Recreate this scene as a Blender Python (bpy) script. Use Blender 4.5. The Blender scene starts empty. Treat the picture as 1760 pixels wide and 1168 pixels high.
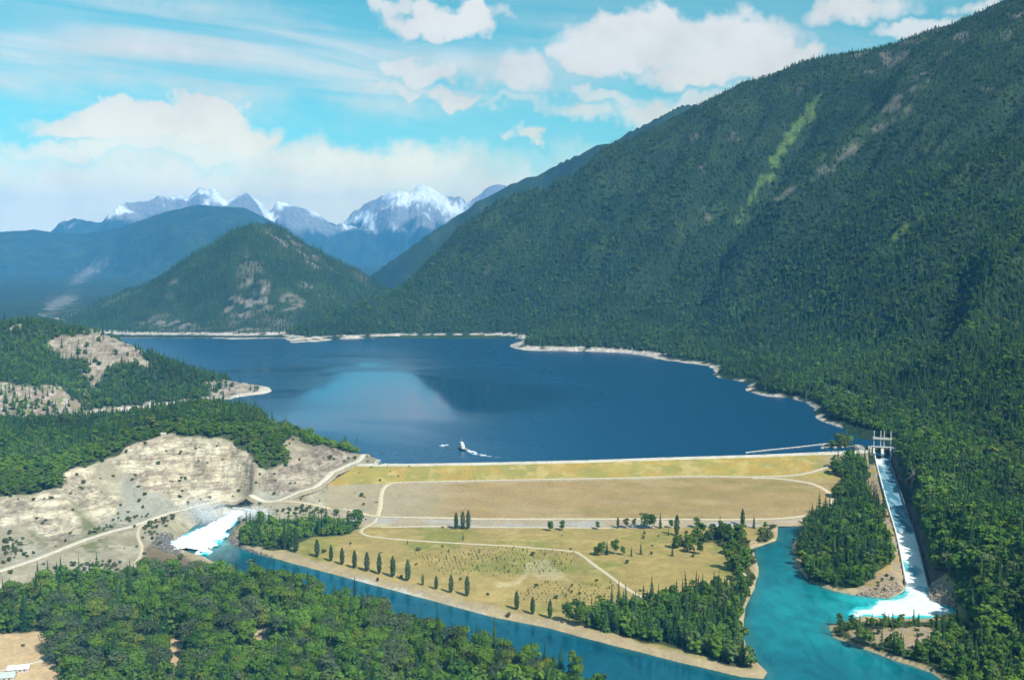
import bpy, math, random
import numpy as np
from mathutils import Vector

# ------------------------------------------------------------------ camera, world, sun, exposure
sc = bpy.context.scene
COL = sc.collection
R = math.radians
CAM_Z, F_PX, HORIZON = 335.0, 1760.0, 430.0
PITCH = math.atan((584.0 - HORIZON) / F_PX)
cam_d = bpy.data.cameras.new('camera')
cam_d.sensor_width = 36.0
cam_d.lens = 36.0
cam_d.clip_start = 1.0
cam_d.clip_end = 80000.0
cam = bpy.data.objects.new('camera', cam_d)
cam.location = (0, 0, CAM_Z)
cam.rotation_euler = (R(90) - PITCH, 0, 0)
COL.objects.link(cam)
sc.camera = cam

SUN_EL, SUN_AZ_VEC = R(48), (0.66, -0.751)            # horizontal direction towards the sun
sun_d = bpy.data.lights.new('sun', 'SUN')
sun_d.energy = 4.7
sun_d.angle = R(0.5)
sun_d.color = (1.0, 0.95, 0.86)
sun = bpy.data.objects.new('sun', sun_d)
to_sun = Vector((SUN_AZ_VEC[0] * math.cos(SUN_EL), SUN_AZ_VEC[1] * math.cos(SUN_EL), math.sin(SUN_EL)))
sun.rotation_euler = to_sun.to_track_quat('Z', 'Y').to_euler()
sun.location = (300, -400, 1200)
COL.objects.link(sun)

sc.view_settings.view_transform = 'Standard'
sc.view_settings.look = 'None'
sc.view_settings.exposure = 0.52
sc.view_settings.gamma = 1.0
sc.view_settings.use_curve_mapping = False
sc.cycles.max_bounces = 4
sc.cycles.diffuse_bounces = 1
sc.cycles.glossy_bounces = 2
sc.cycles.transparent_max_bounces = 8
sc.cycles.use_denoising = True
sc.cycles.use_light_tree = False
sc.cycles.use_adaptive_sampling = True
sc.cycles.adaptive_threshold = 0.03


def ray_dir(px, py):
    a = (px - 880.0) / F_PX
    b = (584.0 - py) / F_PX
    c, s = math.cos(PITCH), math.sin(PITCH)
    return a, c + b * s, -s + b * c


class NT:
    """small helper to write node trees"""
    def __init__(self, tree):
        self.t = tree
        self.t.nodes.clear()

    def n(self, kind, **kw):
        nd = self.t.nodes.new(kind)
        for k, v in kw.items():
            setattr(nd, k, v)
        return nd

    def link(self, a, b):
        self.t.links.new(a, b)

    def put(self, sock, v):
        if hasattr(v, 'is_output'):
            self.link(v, sock)
        elif v is not None:
            sock.default_value = v

    def math(self, op, a, b=None, c=None, clamp=False):
        nd = self.n('ShaderNodeMath', operation=op, use_clamp=clamp)
        self.put(nd.inputs[0], a)
        if b is not None:
            self.put(nd.inputs[1], b)
        if c is not None:
            self.put(nd.inputs[2], c)
        return nd.outputs[0]

    def vmath(self, op, a, b=None):
        nd = self.n('ShaderNodeVectorMath', operation=op)
        self.put(nd.inputs[0], a)
        if b is not None:
            self.put(nd.inputs[1], b)
        return nd.outputs[0]

    def mapr(self, v, a, b, c=0.0, d=1.0, smooth=True):
        nd = self.n('ShaderNodeMapRange', interpolation_type='SMOOTHSTEP' if smooth else 'LINEAR')
        self.put(nd.inputs[0], v)
        for i, q in enumerate((a, b, c, d)):
            self.put(nd.inputs[i + 1], q)
        return nd.outputs[0]

    def mix(self, f, a, b, mode='MIX'):
        nd = self.n('ShaderNodeMix', data_type='RGBA', blend_type=mode)
        self.put(nd.inputs[0], f)
        self.put(nd.inputs[6], a)
        self.put(nd.inputs[7], b)
        return nd.outputs[2]

    def noise(self, vec, scale, detail=4.0, rough=0.55, dist=0.0, color=False):
        nd = self.n('ShaderNodeTexNoise')
        if vec is not None:
            self.link(vec, nd.inputs['Vector'])
        nd.inputs['Scale'].default_value = scale
        nd.inputs['Detail'].default_value = detail
        nd.inputs['Roughness'].default_value = rough
        nd.inputs['Distortion'].default_value = dist
        return nd.outputs['Color' if color else 'Fac']

    def scale(self, vec, s):
        nd = self.n('ShaderNodeMapping')
        self.link(vec, nd.inputs[0])
        nd.inputs['Scale'].default_value = s
        return nd.outputs[0]


# world: physical sky with clouds placed by compass direction and elevation
world = bpy.data.worlds.new('World')
sc.world = world
world.use_nodes = True
w = NT(world.node_tree)
SKY_STRENGTH = 0.13
world.cycles.sampling_method = 'MANUAL'
world.cycles.sample_map_resolution = 512
sky = w.n('ShaderNodeTexSky', sky_type='NISHITA', sun_disc=False)
sky.sun_elevation = SUN_EL
sky.sun_rotation = math.atan2(SUN_AZ_VEC[0], SUN_AZ_VEC[1])
sky.altitude = 900
sky.air_density = 1.0
sky.dust_density = 0.6
sky.ozone_density = 1.5
tc = w.n('ShaderNodeTexCoord').outputs['Generated']
sep = w.n('ShaderNodeSeparateXYZ')
w.link(tc, sep.inputs[0])
az = w.math('ARCTAN2', sep.outputs[0], sep.outputs[1])
el = w.math('ARCSINE', sep.outputs[2])
wob = w.noise(tc, 9.0, 4.0, 0.62, color=True)
wob2 = w.noise(tc, 38.0, 3.0, 0.6, color=True)
sw = w.n('ShaderNodeSeparateXYZ'); w.link(wob, sw.inputs[0])
sw2 = w.n('ShaderNodeSeparateXYZ'); w.link(wob2, sw2.inputs[0])


def wobble(base, i, k1, k2):
    t = w.math('MULTIPLY_ADD', sw.outputs[i], k1, -0.5 * k1)
    u = w.math('MULTIPLY_ADD', sw2.outputs[i], k2, -0.5 * k2)
    return w.math('ADD', base, w.math('ADD', t, u))


azw = wobble(az, 0, 0.12, 0.050)
elw = wobble(el, 1, 0.075, 0.034)


def sky_pos(px, py):
    a, y, z = ray_dir(px, py)
    return math.atan2(a, y), math.asin(z / math.sqrt(a * a + y * y + z * z))


def puff(px, py, rx, ry, soft=0.35, gain=1.0):
    a0, e0 = sky_pos(px, py)
    dx = w.math('MULTIPLY', w.math('SUBTRACT', azw, a0), F_PX / rx)
    dy = w.math('MULTIPLY', w.math('SUBTRACT', elw, e0), F_PX / ry)
    d = w.math('SQRT', w.math('ADD', w.math('MULTIPLY', dx, dx), w.math('MULTIPLY', dy, dy)))
    m = w.mapr(d, 1.0 + soft, 1.0 - soft)
    return w.math('MULTIPLY', m, gain) if gain != 1.0 else m


PUFFS = [
    (260, 225, 185, 32, .22, 1), (360, 196, 60, 26, .25, 1), (120, 222, 60, 20, .3, 1), (390, 240, 75, 30, .25, 1),
    (250, 268, 250, 18, .5, .92), (600, 285, 260, 36, .55, .95), (150, 330, 260, 50, .6, .9),
    (780, 38, 85, 24, .3, 1), (690, 22, 22, 12, .5, .9), (745, 125, 65, 24, .35, .95), (790, 178, 50, 16, .35, .95),
    (710, 162, 42, 13, .5, .9), (910, 140, 75, 42, .4, .93), (1170, 62, 190, 44, .25, 1), (1060, 88, 95, 38, .25, 1), (1330, 95, 85, 34, .25, 1),
    (1240, 112, 110, 26, .3, 1), (1150, 190, 80, 24, .5, .9), (1010, 200, 50, 16, .6, .85), (1060, 170, 60, 14, .6, .8),
    (1480, 14, 80, 18, .5, .95), (1580, 48, 55, 15, .4, .9), (1690, 10, 45, 14, .5, .9), (905, 242, 28, 10, .5, .9), (1230, 165, 80, 18, .5, .8),
    (900, 195, 70, 8, .7, .6),
]
m = None
for p in PUFFS:
    q = puff(*p)
    m = q if m is None else w.math('MAXIMUM', m, q)
# fair-weather puffs over the rest of the sky
gen = w.noise(w.scale(tc, (1.0, 1.0, 2.2)), 3.4, 4.0, 0.62)
gen = w.mapr(gen, 0.60, 0.68)
dome = w.mapr(el, 0.30, 0.42)
side = w.mapr(w.math('ABSOLUTE', az), 0.50, 0.62)
gen = w.math('MULTIPLY', gen, w.math('MAXIMUM', dome, side))
m = w.math('MAXIMUM', m, gen)
# bank of bright cloud low over the horizon
bank = w.mapr(elw, 0.108, 0.056)
m = w.math('MAXIMUM', m, w.math('MULTIPLY', bank, 0.97))
# thin streaked cirrus
cv = w.n('ShaderNodeCombineXYZ')
w.link(w.math('MULTIPLY_ADD', el, 0.35, az), cv.inputs[0])
w.link(w.math('MULTIPLY', w.math('MULTIPLY_ADD', az, 0.10, el), 9.0), cv.inputs[1])
cir = w.noise(cv.outputs[0], 3.0, 4.5, 0.55, 0.6)
cir = w.mapr(cir, 0.30, 0.72)
c1 = puff(420, 95, 760, 62, .8)
c2 = puff(620, 150, 360, 40, .8)
cir = w.math('MULTIPLY', cir, w.math('MULTIPLY_ADD', w.math('MAXIMUM', c1, c2), 0.85, 0.16))
m = w.math('MAXIMUM', m, cir)
tint = w.mix(1.0, sky.outputs[0], (0.36, 0.90, 0.72, 1), 'MULTIPLY')
CLOUD = 0.72 / SKY_STRENGTH
lowb = w.mapr(el, 0.16, 0.03, 0.96, 1.48)               # the low bank is looked at edge-on and is brighter
warm = w.mix(w.mapr(el, 0.20, 0.03), (CLOUD * 0.99, CLOUD, CLOUD * 0.95, 1), (CLOUD * 1.26, CLOUD * 1.10, CLOUD * 0.64, 1))
cl = w.vmath('SCALE', warm)
puffy = w.mapr(w.noise(tc, 16.0, 3.0, 0.6), 0.30, 0.62, 0.86, 1.0)
w.link(w.math('MULTIPLY', lowb, puffy), cl.node.inputs['Scale'])
skyc = w.mix(m, tint, cl)
bg = w.n('ShaderNodeBackground')
w.link(skyc, bg.inputs[0])
bg.inputs[1].default_value = SKY_STRENGTH
wo = w.n('ShaderNodeOutputWorld')
w.link(bg.outputs[0], wo.inputs[0])

# ------------------------------------------------------------------ numpy helpers
rng = np.random.default_rng(11)
random.seed(5)


def at_z(px, py, z):
    a, y, d = ray_dir(px, py)
    t = (z - CAM_Z) / d
    return np.array((a * t, y * t, z))


def at_y(px, py, Y):
    a, y, d = ray_dir(px, py)
    t = Y / y
    return np.array((a * t, Y, CAM_Z + d * t))


def project(x, y, z):
    """photograph position of points of the place (used to find where along the valley a thing stands)"""
    c, s = math.cos(PITCH), math.sin(PITCH)
    dz = z - CAM_Z
    depth = y * c - dz * s
    up = y * s + dz * c
    return 880 + F_PX * x / depth, 584 - F_PX * up / depth


def _hash(ix, iy, seed):
    h = (ix.astype(np.int64) * 374761393 + iy.astype(np.int64) * 668265263 + seed * 974634777) & 0x7fffffff
    h = ((h ^ (h >> 13)) * 1274126177) & 0x7fffffff
    h = (h ^ (h >> 16)) & 0xffff
    return h / 65535.0


def vnoise(x, y, seed=0):
    ix, iy = np.floor(x), np.floor(y)
    fx, fy = x - ix, y - iy
    fx = fx * fx * fx * (fx * (fx * 6 - 15) + 10)
    fy = fy * fy * fy * (fy * (fy * 6 - 15) + 10)
    a, b = _hash(ix, iy, seed), _hash(ix + 1, iy, seed)
    c, d = _hash(ix, iy + 1, seed), _hash(ix + 1, iy + 1, seed)
    return (a + (b - a) * fx) * (1 - fy) + (c + (d - c) * fx) * fy


def fbm(x, y, scale, octv=4, seed=0, gain=0.5):
    """about -1..1"""
    s, amp, tot = np.zeros_like(x, dtype=float), 1.0, 0.0
    fx, fy = x / scale, y / scale
    for o in range(octv):
        s += amp * (vnoise(fx, fy, seed + o * 17) * 2 - 1)
        tot += amp
        amp *= gain
        fx, fy = fx * 2.03 + 5.1, fy * 2.03 + 1.7
    return s / tot * 1.6


def ridged(x, y, scale, octv=4, seed=0):
    s, amp, tot = np.zeros_like(x, dtype=float), 1.0, 0.0
    fx, fy = x / scale, y / scale
    for o in range(octv):
        s += amp * (1 - np.abs(vnoise(fx, fy, seed + o * 13) * 2 - 1) * 1.6)
        tot += amp
        amp *= 0.5
        fx, fy = fx * 2.1 + 3.3, fy * 2.1 + 9.1
    return s / tot


class TPS:
    def __init__(self, pts, reg=1e-3):
        p = np.array(pts, float)
        self.s = 1000.0
        self.p = p[:, :2] / self.s
        n = len(p)
        d2 = ((self.p[:, None] - self.p[None]) ** 2).sum(2)
        K = np.where(d2 > 0, 0.5 * d2 * np.log(d2 + 1e-12), 0) + reg * np.eye(n)
        A = np.zeros((n + 3, n + 3))
        A[:n, :n] = K
        A[:n, n] = 1
        A[:n, n + 1:] = self.p
        A[n, :n] = 1
        A[n + 1:, :n] = self.p.T
        self.w = np.linalg.solve(A, np.r_[p[:, 2], 0, 0, 0])

    def __call__(self, x, y):
        x, y = np.asarray(x, float) / self.s, np.asarray(y, float) / self.s
        sh = x.shape
        x, y = x.ravel(), y.ravel()
        n = len(self.p)
        out = self.w[n] + self.w[n + 1] * x + self.w[n + 2] * y
        for i in range(n):
            d2 = (x - self.p[i, 0]) ** 2 + (y - self.p[i, 1]) ** 2 + 1e-12
            out += (0.5 * self.w[i]) * d2 * np.log(d2)
        return out.reshape(sh)


def ctl(lst):
    out = []
    for c in lst:
        if c[0] == 'w':
            out.append(c[1:])
        elif c[2] == 'Y':
            out.append(at_y(c[0], c[1], c[3]))
        else:
            out.append(at_z(c[0], c[1], c[2]))
    return out


def poly_sd(x, y, poly):
    """signed distance, negative inside"""
    p = np.array(poly, float)[:, :2]
    d = np.full(x.shape, 1e18)
    inside = np.zeros(x.shape, bool)
    for i in range(len(p)):
        a, b = p[i], p[(i + 1) % len(p)]
        e = b - a
        t = np.clip(((x - a[0]) * e[0] + (y - a[1]) * e[1]) / (e @ e + 1e-9), 0, 1)
        d = np.minimum(d, (x - a[0] - t * e[0]) ** 2 + (y - a[1] - t * e[1]) ** 2)
        if a[1] != b[1]:
            cr = ((a[1] > y) != (b[1] > y)) & (x < (b[0] - a[0]) * (y - a[1]) / (b[1] - a[1]) + a[0])
            inside ^= cr
    d = np.sqrt(d)
    return np.where(inside, -d, d)


def line_dist(x, y, line):
    """distance to an open polyline and the parameter 0..1 along it, plus the side (positive = right of travel)"""
    p = np.array(line, float)[:, :2]
    L = np.r_[0, np.cumsum(np.hypot(*(p[1:] - p[:-1]).T))]
    d = np.full(x.shape, 1e18)
    s = np.zeros(x.shape)
    side = np.zeros(x.shape)
    for i in range(len(p) - 1):
        a, e = p[i], p[i + 1] - p[i]
        l2 = e @ e
        t = np.clip(((x - a[0]) * e[0] + (y - a[1]) * e[1]) / l2, 0, 1)
        dx, dy = x - a[0] - t * e[0], y - a[1] - t * e[1]
        q = dx * dx + dy * dy
        k = q < d
        d = np.where(k, q, d)
        s = np.where(k, (L[i] + t * math.sqrt(l2)) / L[-1], s)
        side = np.where(k, np.sign(dx * e[1] - dy * e[0]), side)
    return np.sqrt(d), s, side


def sstep(a, b, v):
    t = np.clip((v - a) / (b - a), 0, 1)
    return t * t * (3 - 2 * t)


# ------------------------------------------------------------------ the lie of the land
LAKE, RIVER, FIELD = 0.0, -36.0, -33.0

left_land = TPS(ctl([
    # low ground beside the river, the old forest and the clearings
    (250, 985, -33), (150, 1000, -32), (0, 1030, -31), (300, 962, -34), (0, 1100, -31), (400, 1010, -33.5), (600, 1100, -33.5),
    (100, 1160, -31), (-200, 1060, -30), (-200, 1200, -30), (900, 1168, -34), (300, 1168, -32), (800, 1300, -34), (0, 1400, -31),
    # road bench
    (-150, 1030, -22), (0, 982, -21), (100, 947, -20), (200, 912, -20), (300, 882, -20), (360, 870, -19.5), (420, 866, -19), (470, 862, -17), (505, 852, -13), (540, 838, -7), (570, 820, -1),
    (595, 803, 4), (628, 790, 6), (640, 800, 2),
    (120, 975, -27), (200, 945, -27), (230, 970, -31), (40, 1000, -28), (260, 925, -29), (300, 905, -26),
    (440, 895, -28), (500, 885, -27), (560, 885, -29), (620, 892, -31), (430, 915, -33), (500, 905, -32), (600, 912, -33),
    (650, 850, -26), (760, 860, -50), (760, 940, -44), (900, 1000, -44), (1000, 900, -50),
    # rock cuts
    (-150, 880, 10), (0, 862, 10), (60, 852, 13), (108, 850, 13), (0, 930, -17), (60, 940, -18), (112, 928, -17),
    (125, 812, 26), (160, 812, 22), (110, 870, 4), (180, 898, -18), (150, 900, -16), (205, 825, 10), (225, 850, -4), (270, 870, -15), (240, 880, -18),
    (205, 785, 40), (290, 755, 53), (370, 765, 50), (430, 785, 40), (250, 815, 20), (290, 868, -15), (355, 856, -14), (330, 810, 16), (400, 838, -6), (450, 800, 24), (430, 850, -13),
    (480, 745, 48), (520, 757, 38), (480, 800, 24), (520, 812, 10), (470, 840, -8), (560, 782, 22), (585, 785, 13), (610, 778, 10),
    # crest of the wooded knoll and its far side
    (330, 705, 'Y', 1740), (420, 708, 'Y', 1740), (470, 726, 'Y', 1700), (520, 750, 'Y', 1660), (570, 768, 'Y', 1640), (610, 781, 'Y', 1610),
    (240, 716, 'Y', 1730), (170, 726, 'Y', 1720), (0, 740, 'Y', 1600), (100, 745, 'Y', 1640), (0, 800, 'Y', 1420), (100, 780, 'Y', 1500), (-200, 745, 'Y', 1600), (-200, 860, 14),
    ('w', -500, 1860, -8), ('w', -380, 1830, -12), ('w', -280, 1760, -14), ('w', -600, 1930, -6), ('w', -190, 1660, -10), ('w', -150, 1640, -14),
    # hollow, burnt slope and the rocky headland
    (0, 728, 12), (100, 722, 8), (180, 720, 4), (-200, 725, 14), (0, 672, 'Y', 2100), (90, 664, 'Y', 2150), (170, 705, 'Y', 2120), (0, 625, 'Y', 2260), (-200, 640, 'Y', 2250),
    (0, 562, 'Y', 2500), (60, 557, 'Y', 2500), (150, 570, 'Y', 2530), (200, 584, 'Y', 2510), (250, 610, 'Y', 2490), (320, 640, 'Y', 2470), (400, 659, 'Y', 2455), (445, 668, 'Y', 2445),
    (-200, 555, 'Y', 2550), (95, 588, 'Y', 2440), (160, 580, 'Y', 2470), (240, 605, 'Y', 2455), (120, 622, 'Y', 2370), (165, 662, 'Y', 2290), (245, 645, 'Y', 2370), (150, 640, 'Y', 2340),
    (210, 685, 'Y', 2220), (300, 672, 'Y', 2330), (205, 707, 0), (290, 695, 0), (380, 687, 0), (440, 678, 0), (459, 672, 0),
    ('w', -1300, 2800, 60), ('w', -900, 2750, -10), ('w', -650, 2620, -14), ('w', -480, 2450, -14), ('w', -560, 2300, -14), ('w', -650, 2150, -12), ('w', -300, 2000, -20), ('w', 0, 1900, -25), ('w', -1300, 3100, -10), ('w', -100, 2600, -30),
]), 2e-4)

right_land = TPS(ctl([
    # shore line and the lake beside it
    (507, 588, 0), (600, 582, 0), (700, 579, 0), (800, 578, 0), (885, 580, 0), (878, 596, 0), (980, 603, 0), (1080, 607, 0), (1140, 618, 0), (1230, 641, 0),
    (1285, 657, 0), (1350, 683, 0), (1400, 708, 0), (1440, 733, 0), (1490, 757, 0), (600, 600, -20), (800, 595, -20), (850, 620, -20), (1000, 630, -20), (1150, 660, -20), (1280, 700, -20), (1400, 750, -20), (1490, 764, -6),
    (940, 585, 25), (1000, 585, 28), (1100, 590, 30), (1250, 632, 16), (1350, 670, 14), (1440, 712, 13), (1000, 560, 'Y', 3700),
    # right abutment, peninsula
    (1440, 762, 3), (1460, 768, 6), (1488, 778, 6), (1420, 752, -5), (1400, 775, -4), (1350, 790, -12),
    (1440, 800, 2), (1490, 815, 0), (1440, 830, -6), (1490, 850, -5), (1420, 870, -16), (1400, 895, -28), (1460, 900, -12), (1515, 890, -13), (1440, 950, -22), (1500, 955, -18), (1540, 985, -27), (1500, 1005, -31), (1380, 960, -36),
    (1350, 850, -40), (1250, 850, -60), (1300, 950, -44), (1350, 1050, -44), (1250, 1150, -50), (1000, 1000, -60), (900, 830, -60),
    # island and the foot of the slope
    (1460, 1085, -32), (1520, 1090, -30), (1580, 1090, -29), (1640, 1085, -30), (1560, 1140, -35), (1680, 1120, -26), (1760, 1120, -20), (1900, 1200, -10), (1620, 1165, -35),
    (1610, 1000, -20), (1630, 1030, -26), (1655, 1010, -10), (1640, 950, 4), (1610, 900, 8), (1700, 1000, -5), (1760, 1000, 5), (1590, 850, 10), (1570, 800, 14), (1555, 765, 10), (1600, 760, 26), (1545, 730, 16),
    (1900, 1000, 40), (1700, 900, 'Y', 1330), (1760, 850, 'Y', 1450), (1750, 800, 'Y', 1560), (1900, 800, 'Y', 1500),
    # mountainside
    (1560, 690, 'Y', 2000), (1700, 700, 'Y', 1750), (1500, 680, 'Y', 2100), (1700, 600, 'Y', 1980), (1500, 600, 'Y', 2500), (1600, 500, 'Y', 2580), (1600, 400, 'Y', 3000), (1700, 400, 'Y', 2750), (1500, 500, 'Y', 2950),
    (1400, 600, 'Y', 2850), (1300, 560, 'Y', 3250), (1200, 560, 'Y', 3500), (1400, 450, 'Y', 3400), (1300, 460, 'Y', 3650), (1700, 250, 'Y', 3400), (1500, 300, 'Y', 3900), (1600, 200, 'Y', 4000),
    (1450, 260, 'Y', 4150), (1370, 330, 'Y', 3980), (1290, 400, 'Y', 3920), (1345, 260, 'Y', 4500), (1285, 360, 'Y', 4150), (1400, 180, 'Y', 4750),
    (1150, 350, 'Y', 4350), (1150, 450, 'Y', 4000), (1000, 450, 'Y', 4250), (1000, 380, 'Y', 4600), (1250, 260, 'Y', 4600), (880, 480, 'Y', 4300), (760, 510, 'Y', 4250), (680, 540, 'Y', 4150), (600, 560, 'Y', 4000),
    (1725, 0, 'Y', 4900), (1640, 42, 'Y', 4950), (1560, 67, 'Y', 5000), (1500, 85, 'Y', 5000), (1410, 98, 'Y', 5050), (1330, 135, 'Y', 5050), (1260, 157, 'Y', 5100), (1190, 190, 'Y', 5200), (1130, 225, 'Y', 5200), (1040, 268, 'Y', 5250),
    (953, 310, 'Y', 5200), (892, 342, 'Y', 5100), (841, 368, 'Y', 5000), (759, 431, 'Y', 4750), (684, 491, 'Y', 4450), (612, 520, 'Y', 4300), (534, 553, 'Y', 4080),
    (2000, -90, 'Y', 4900), (2000, 300, 'Y', 3400), (2000, 600, 'Y', 2100),
    ('w', 3000, 6200, 1150), ('w', 2200, 6000, 950), ('w', 1450, 6000, 750), ('w', 1000, 6100, 600), ('w', 500, 6000, 420), ('w', 100, 5900, 250), ('w', -300, 5500, 60), ('w', -600, 4900, 10), ('w', -900, 4250, -10), ('w', -900, 3900, -8),
    ('w', 1500, 7500, 300), ('w', 3500, 3500, 1400), ('w', 3500, 2000, 1000), ('w', 1500, 900, 350),
]), 2e-4)

centre_peak = TPS(ctl([
    (440, 378, 'Y', 5000), (395, 395, 'Y', 5030), (350, 425, 'Y', 5050), (300, 455, 'Y', 5050), (250, 484, 'Y', 5000), (190, 515, 'Y', 4900), (130, 545, 'Y', 4800), (60, 560, 'Y', 4700),
    (480, 395, 'Y', 4980), (520, 430, 'Y', 4950), (570, 466, 'Y', 4900), (620, 500, 'Y', 4850), (650, 520, 'Y', 4800),
    (440, 470, 'Y', 4600), (360, 500, 'Y', 4550), (300, 530, 'Y', 4450), (500, 490, 'Y', 4600), (560, 520, 'Y', 4500), (440, 530, 'Y', 4320), (380, 545, 'Y', 4280),
    (220, 576, 3), (300, 577, 2), (370, 578, 2), (440, 577, 3), (500, 573, 5), (550, 560, 20), (370, 587, -1), (440, 583, -1), (500, 580, -1), (300, 583, -8), (440, 592, -10),
    (150, 565, 10), (0, 570, 5),
    ('w', -1400, 5900, 150), ('w', -900, 5900, 60), ('w', -500, 5600, 0), ('w', -2000, 5800, 60), ('w', -2600, 5600, 0), ('w', -1800, 6800, -50), ('w', -900, 6800, -50), ('w', -500, 4700, 10), ('w', -2800, 4500, -10),
    ('w', -1500, 3600, -20), ('w', -600, 3700, -20),
]), 2e-4)


def skyline_range(x, y, pts, dist, front, back, seed, rough, wave=0.06):
    """a far mountain range: its crest height is read off a list of (photo x, photo y) skyline points"""
    azv = np.arctan2(x, y)
    r = np.hypot(x, y)
    A, T = [], []
    for px, py in pts:
        a, yy, d = ray_dir(px, py)
        A.append(math.atan2(a, yy))
        T.append(d / math.hypot(a, yy))
    t = np.interp(azv, A, T)
    Rr = dist * (1 + wave * fbm(azv * 10, azv * 0 + seed, 1.0, 3, seed))
    top = CAM_Z + Rr * t + rough * 0.16 * fbm(azv * 60, azv * 0 + seed, 1.0, 4, seed + 9) * (rough > 200)
    d = (r - Rr)
    q = np.where(d < 0, -d * front, d * back)
    spur = ridged(x, y, dist * 0.11, 4, seed)
    fall = np.minimum(q, 3000)
    h = top - fall * (0.75 + 0.5 * (1 - spur)) + rough * (ridged(x, y, dist * 0.05, 4, seed + 5) - 0.55) * sstep(0, 500, fall)
    return h


F3 = [(-400, 395), (-100, 400), (0, 398), (60, 394), (130, 402), (200, 392), (290, 362), (340, 352), (420, 356), (470, 380), (540, 430), (600, 470), (660, 500), (760, 520)]
F2 = [(-400, 400), (0, 410), (85, 396), (110, 378), (130, 373), (160, 379), (190, 372), (215, 352), (250, 346), (273, 336), (300, 342), (325, 334), (343, 322), (358, 330), (366, 326), (385, 338), (405, 336), (425, 331), (445, 345), (462, 356), (478, 342), (500, 352), (545, 370), (575, 388), (590, 384), (640, 400), (700, 440), (800, 470)]
F1 = [(400, 440), (480, 400), (540, 378), (585, 378), (600, 370), (610, 358), (640, 342), (665, 330), (690, 324), (702, 326), (718, 318), (740, 322), (770, 332), (790, 338), (800, 344), (815, 336), (835, 322), (860, 318), (900, 330), (1100, 340)]
BR = [(560, 540), (619, 486), (670, 448), (739, 399), (797, 363), (824, 342), (861, 324), (892, 309), (936, 295), (957, 281), (1000, 262), (1025, 248), (1050, 246), (1080, 226), (1110, 212), (1140, 196), (1170, 180), (1192, 178), (1250, 190), (1400, 220)]

# dam cross-section lines, left to right: (photo x, photo y, height)
D_BACK = [(618, 796.0, 6.5), (700, 796.5, 6.5), (850, 794, 6.5), (1000, 790.5, 6.5), (1150, 785.5, 6.5), (1300, 781, 6.5), (1420, 776, 6.5), (1492, 773, 6.5)]
D_CREST = [(612, 801, 6.5), (700, 801, 6.5), (850, 798.5, 6.5), (1000, 795, 6.5), (1150, 790, 6.5), (1300, 785.5, 6.5), (1420, 781, 6.5), (1492, 778, 6.5)]
D_BERM = [(560, 834, -8), (655, 831, -8), (850, 826.5, -8), (1081, 822, -8), (1184, 819.5, -8), (1300, 820, -8), (1425, 822, -8), (1495, 822, -8)]
D_LOW = [(490, 868, -24), (560, 878, -27), (648, 887, -30), (850, 892, -30), (1081, 892, -30), (1300, 892, -30), (1390, 886, -30), (1440, 884, -30)]
D_TOE = [(480, 900, -33.2), (560, 902, -33.2), (648, 906, -33.2), (850, 907.5, -33.4), (1081, 907.5, -33.4), (1300, 905, -33.4), (1392, 903, -36.5), (1440, 903, -36.5)]


def plan(line):
    return np.array([at_z(*p) for p in line])


DAM_LINES = [plan(l) for l in (D_BACK, D_CREST, D_BERM, D_LOW, D_TOE)]


def dam_height(x, y):
    """height of the embankment, -999 off it"""
    ys = [np.interp(x, l[:, 0], l[:, 1]) for l in DAM_LINES]
    zs = [np.interp(x, l[:, 0], l[:, 2]) for l in DAM_LINES]
    up_y, up_z = ys[0] + 60, zs[0] - 30
    h = np.full(x.shape, -999.0)
    seq = [(up_y, up_z)] + list(zip(ys, zs))
    for (y1, z1), (y0, z0) in zip(seq[:-1], seq[1:]):
        t = (y - y0) / np.maximum(y1 - y0, 1e-3)
        k = (t >= 0) & (t <= 1)
        h = np.where(k, z0 + (z1 - z0) * t, h)
    xmin, xmax = DAM_LINES[1][0, 0], DAM_LINES[1][-1, 0]
    return np.where((x > xmin) & (x < xmax), h, -999.0)


def in_dam_x(x, y):
    return dam_height(x, y) > -900


# river outlines at tail-water level
far_bank = [(412, 898), (404, 905), (398, 915), (392, 924), (400, 936), (437, 949), (512, 970), (625, 1000), (737, 1030), (850, 1060), (944, 1079), (1060, 1110), (1140, 1130), (1220, 1150), (1275, 1163), (1312, 1166)]
chan_left = [(1318, 1155), (1288, 1122), (1276, 1088), (1281, 1044), (1296, 1012), (1304, 980), (1297, 955), (1294, 941), (1312, 936), (1334, 928), (1336, 910), (1338, 903)]
chan_right = [(1384, 903), (1362, 936), (1368, 972), (1392, 1000), (1436, 1015), (1484, 1024), (1530, 1028), (1553, 1016), (1556, 1004), (1594, 1010), (1598, 1030), (1640, 1044), (1662, 1060), (1600, 1066), (1484, 1062), (1424, 1074), (1432, 1094), (1484, 1114), (1540, 1134), (1600, 1154), (1650, 1190), (1720, 1260)]
near_bank = [(1420, 1400), (1250, 1290), (1050, 1200), (944, 1146), (850, 1120), (737, 1086), (625, 1052), (512, 1017), (437, 993), (380, 972), (350, 958), (322, 948), (296, 938), (292, 926), (304, 915), (335, 902), (372, 888), (400, 880), (412, 884)]
RIVER_POLY = np.array([at_z(p[0], p[1], RIVER)[:2] for p in far_bank + chan_left + chan_right + near_bank])

# spillway chute: centre line (photo x, photo y, floor height)
CHUTE = np.array([at_z(*p) for p in ((1516, 783, -6), (1519, 800, -9), (1532, 845, -15), (1546, 890, -20), (1560, 935, -25), (1577, 1012, -37.8))])
CHUTE_HALF = 11.0
RAVINE = np.array([at_y(1655, 455, 2550), at_y(1610, 540, 2330), at_y(1585, 590, 2200)])


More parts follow.
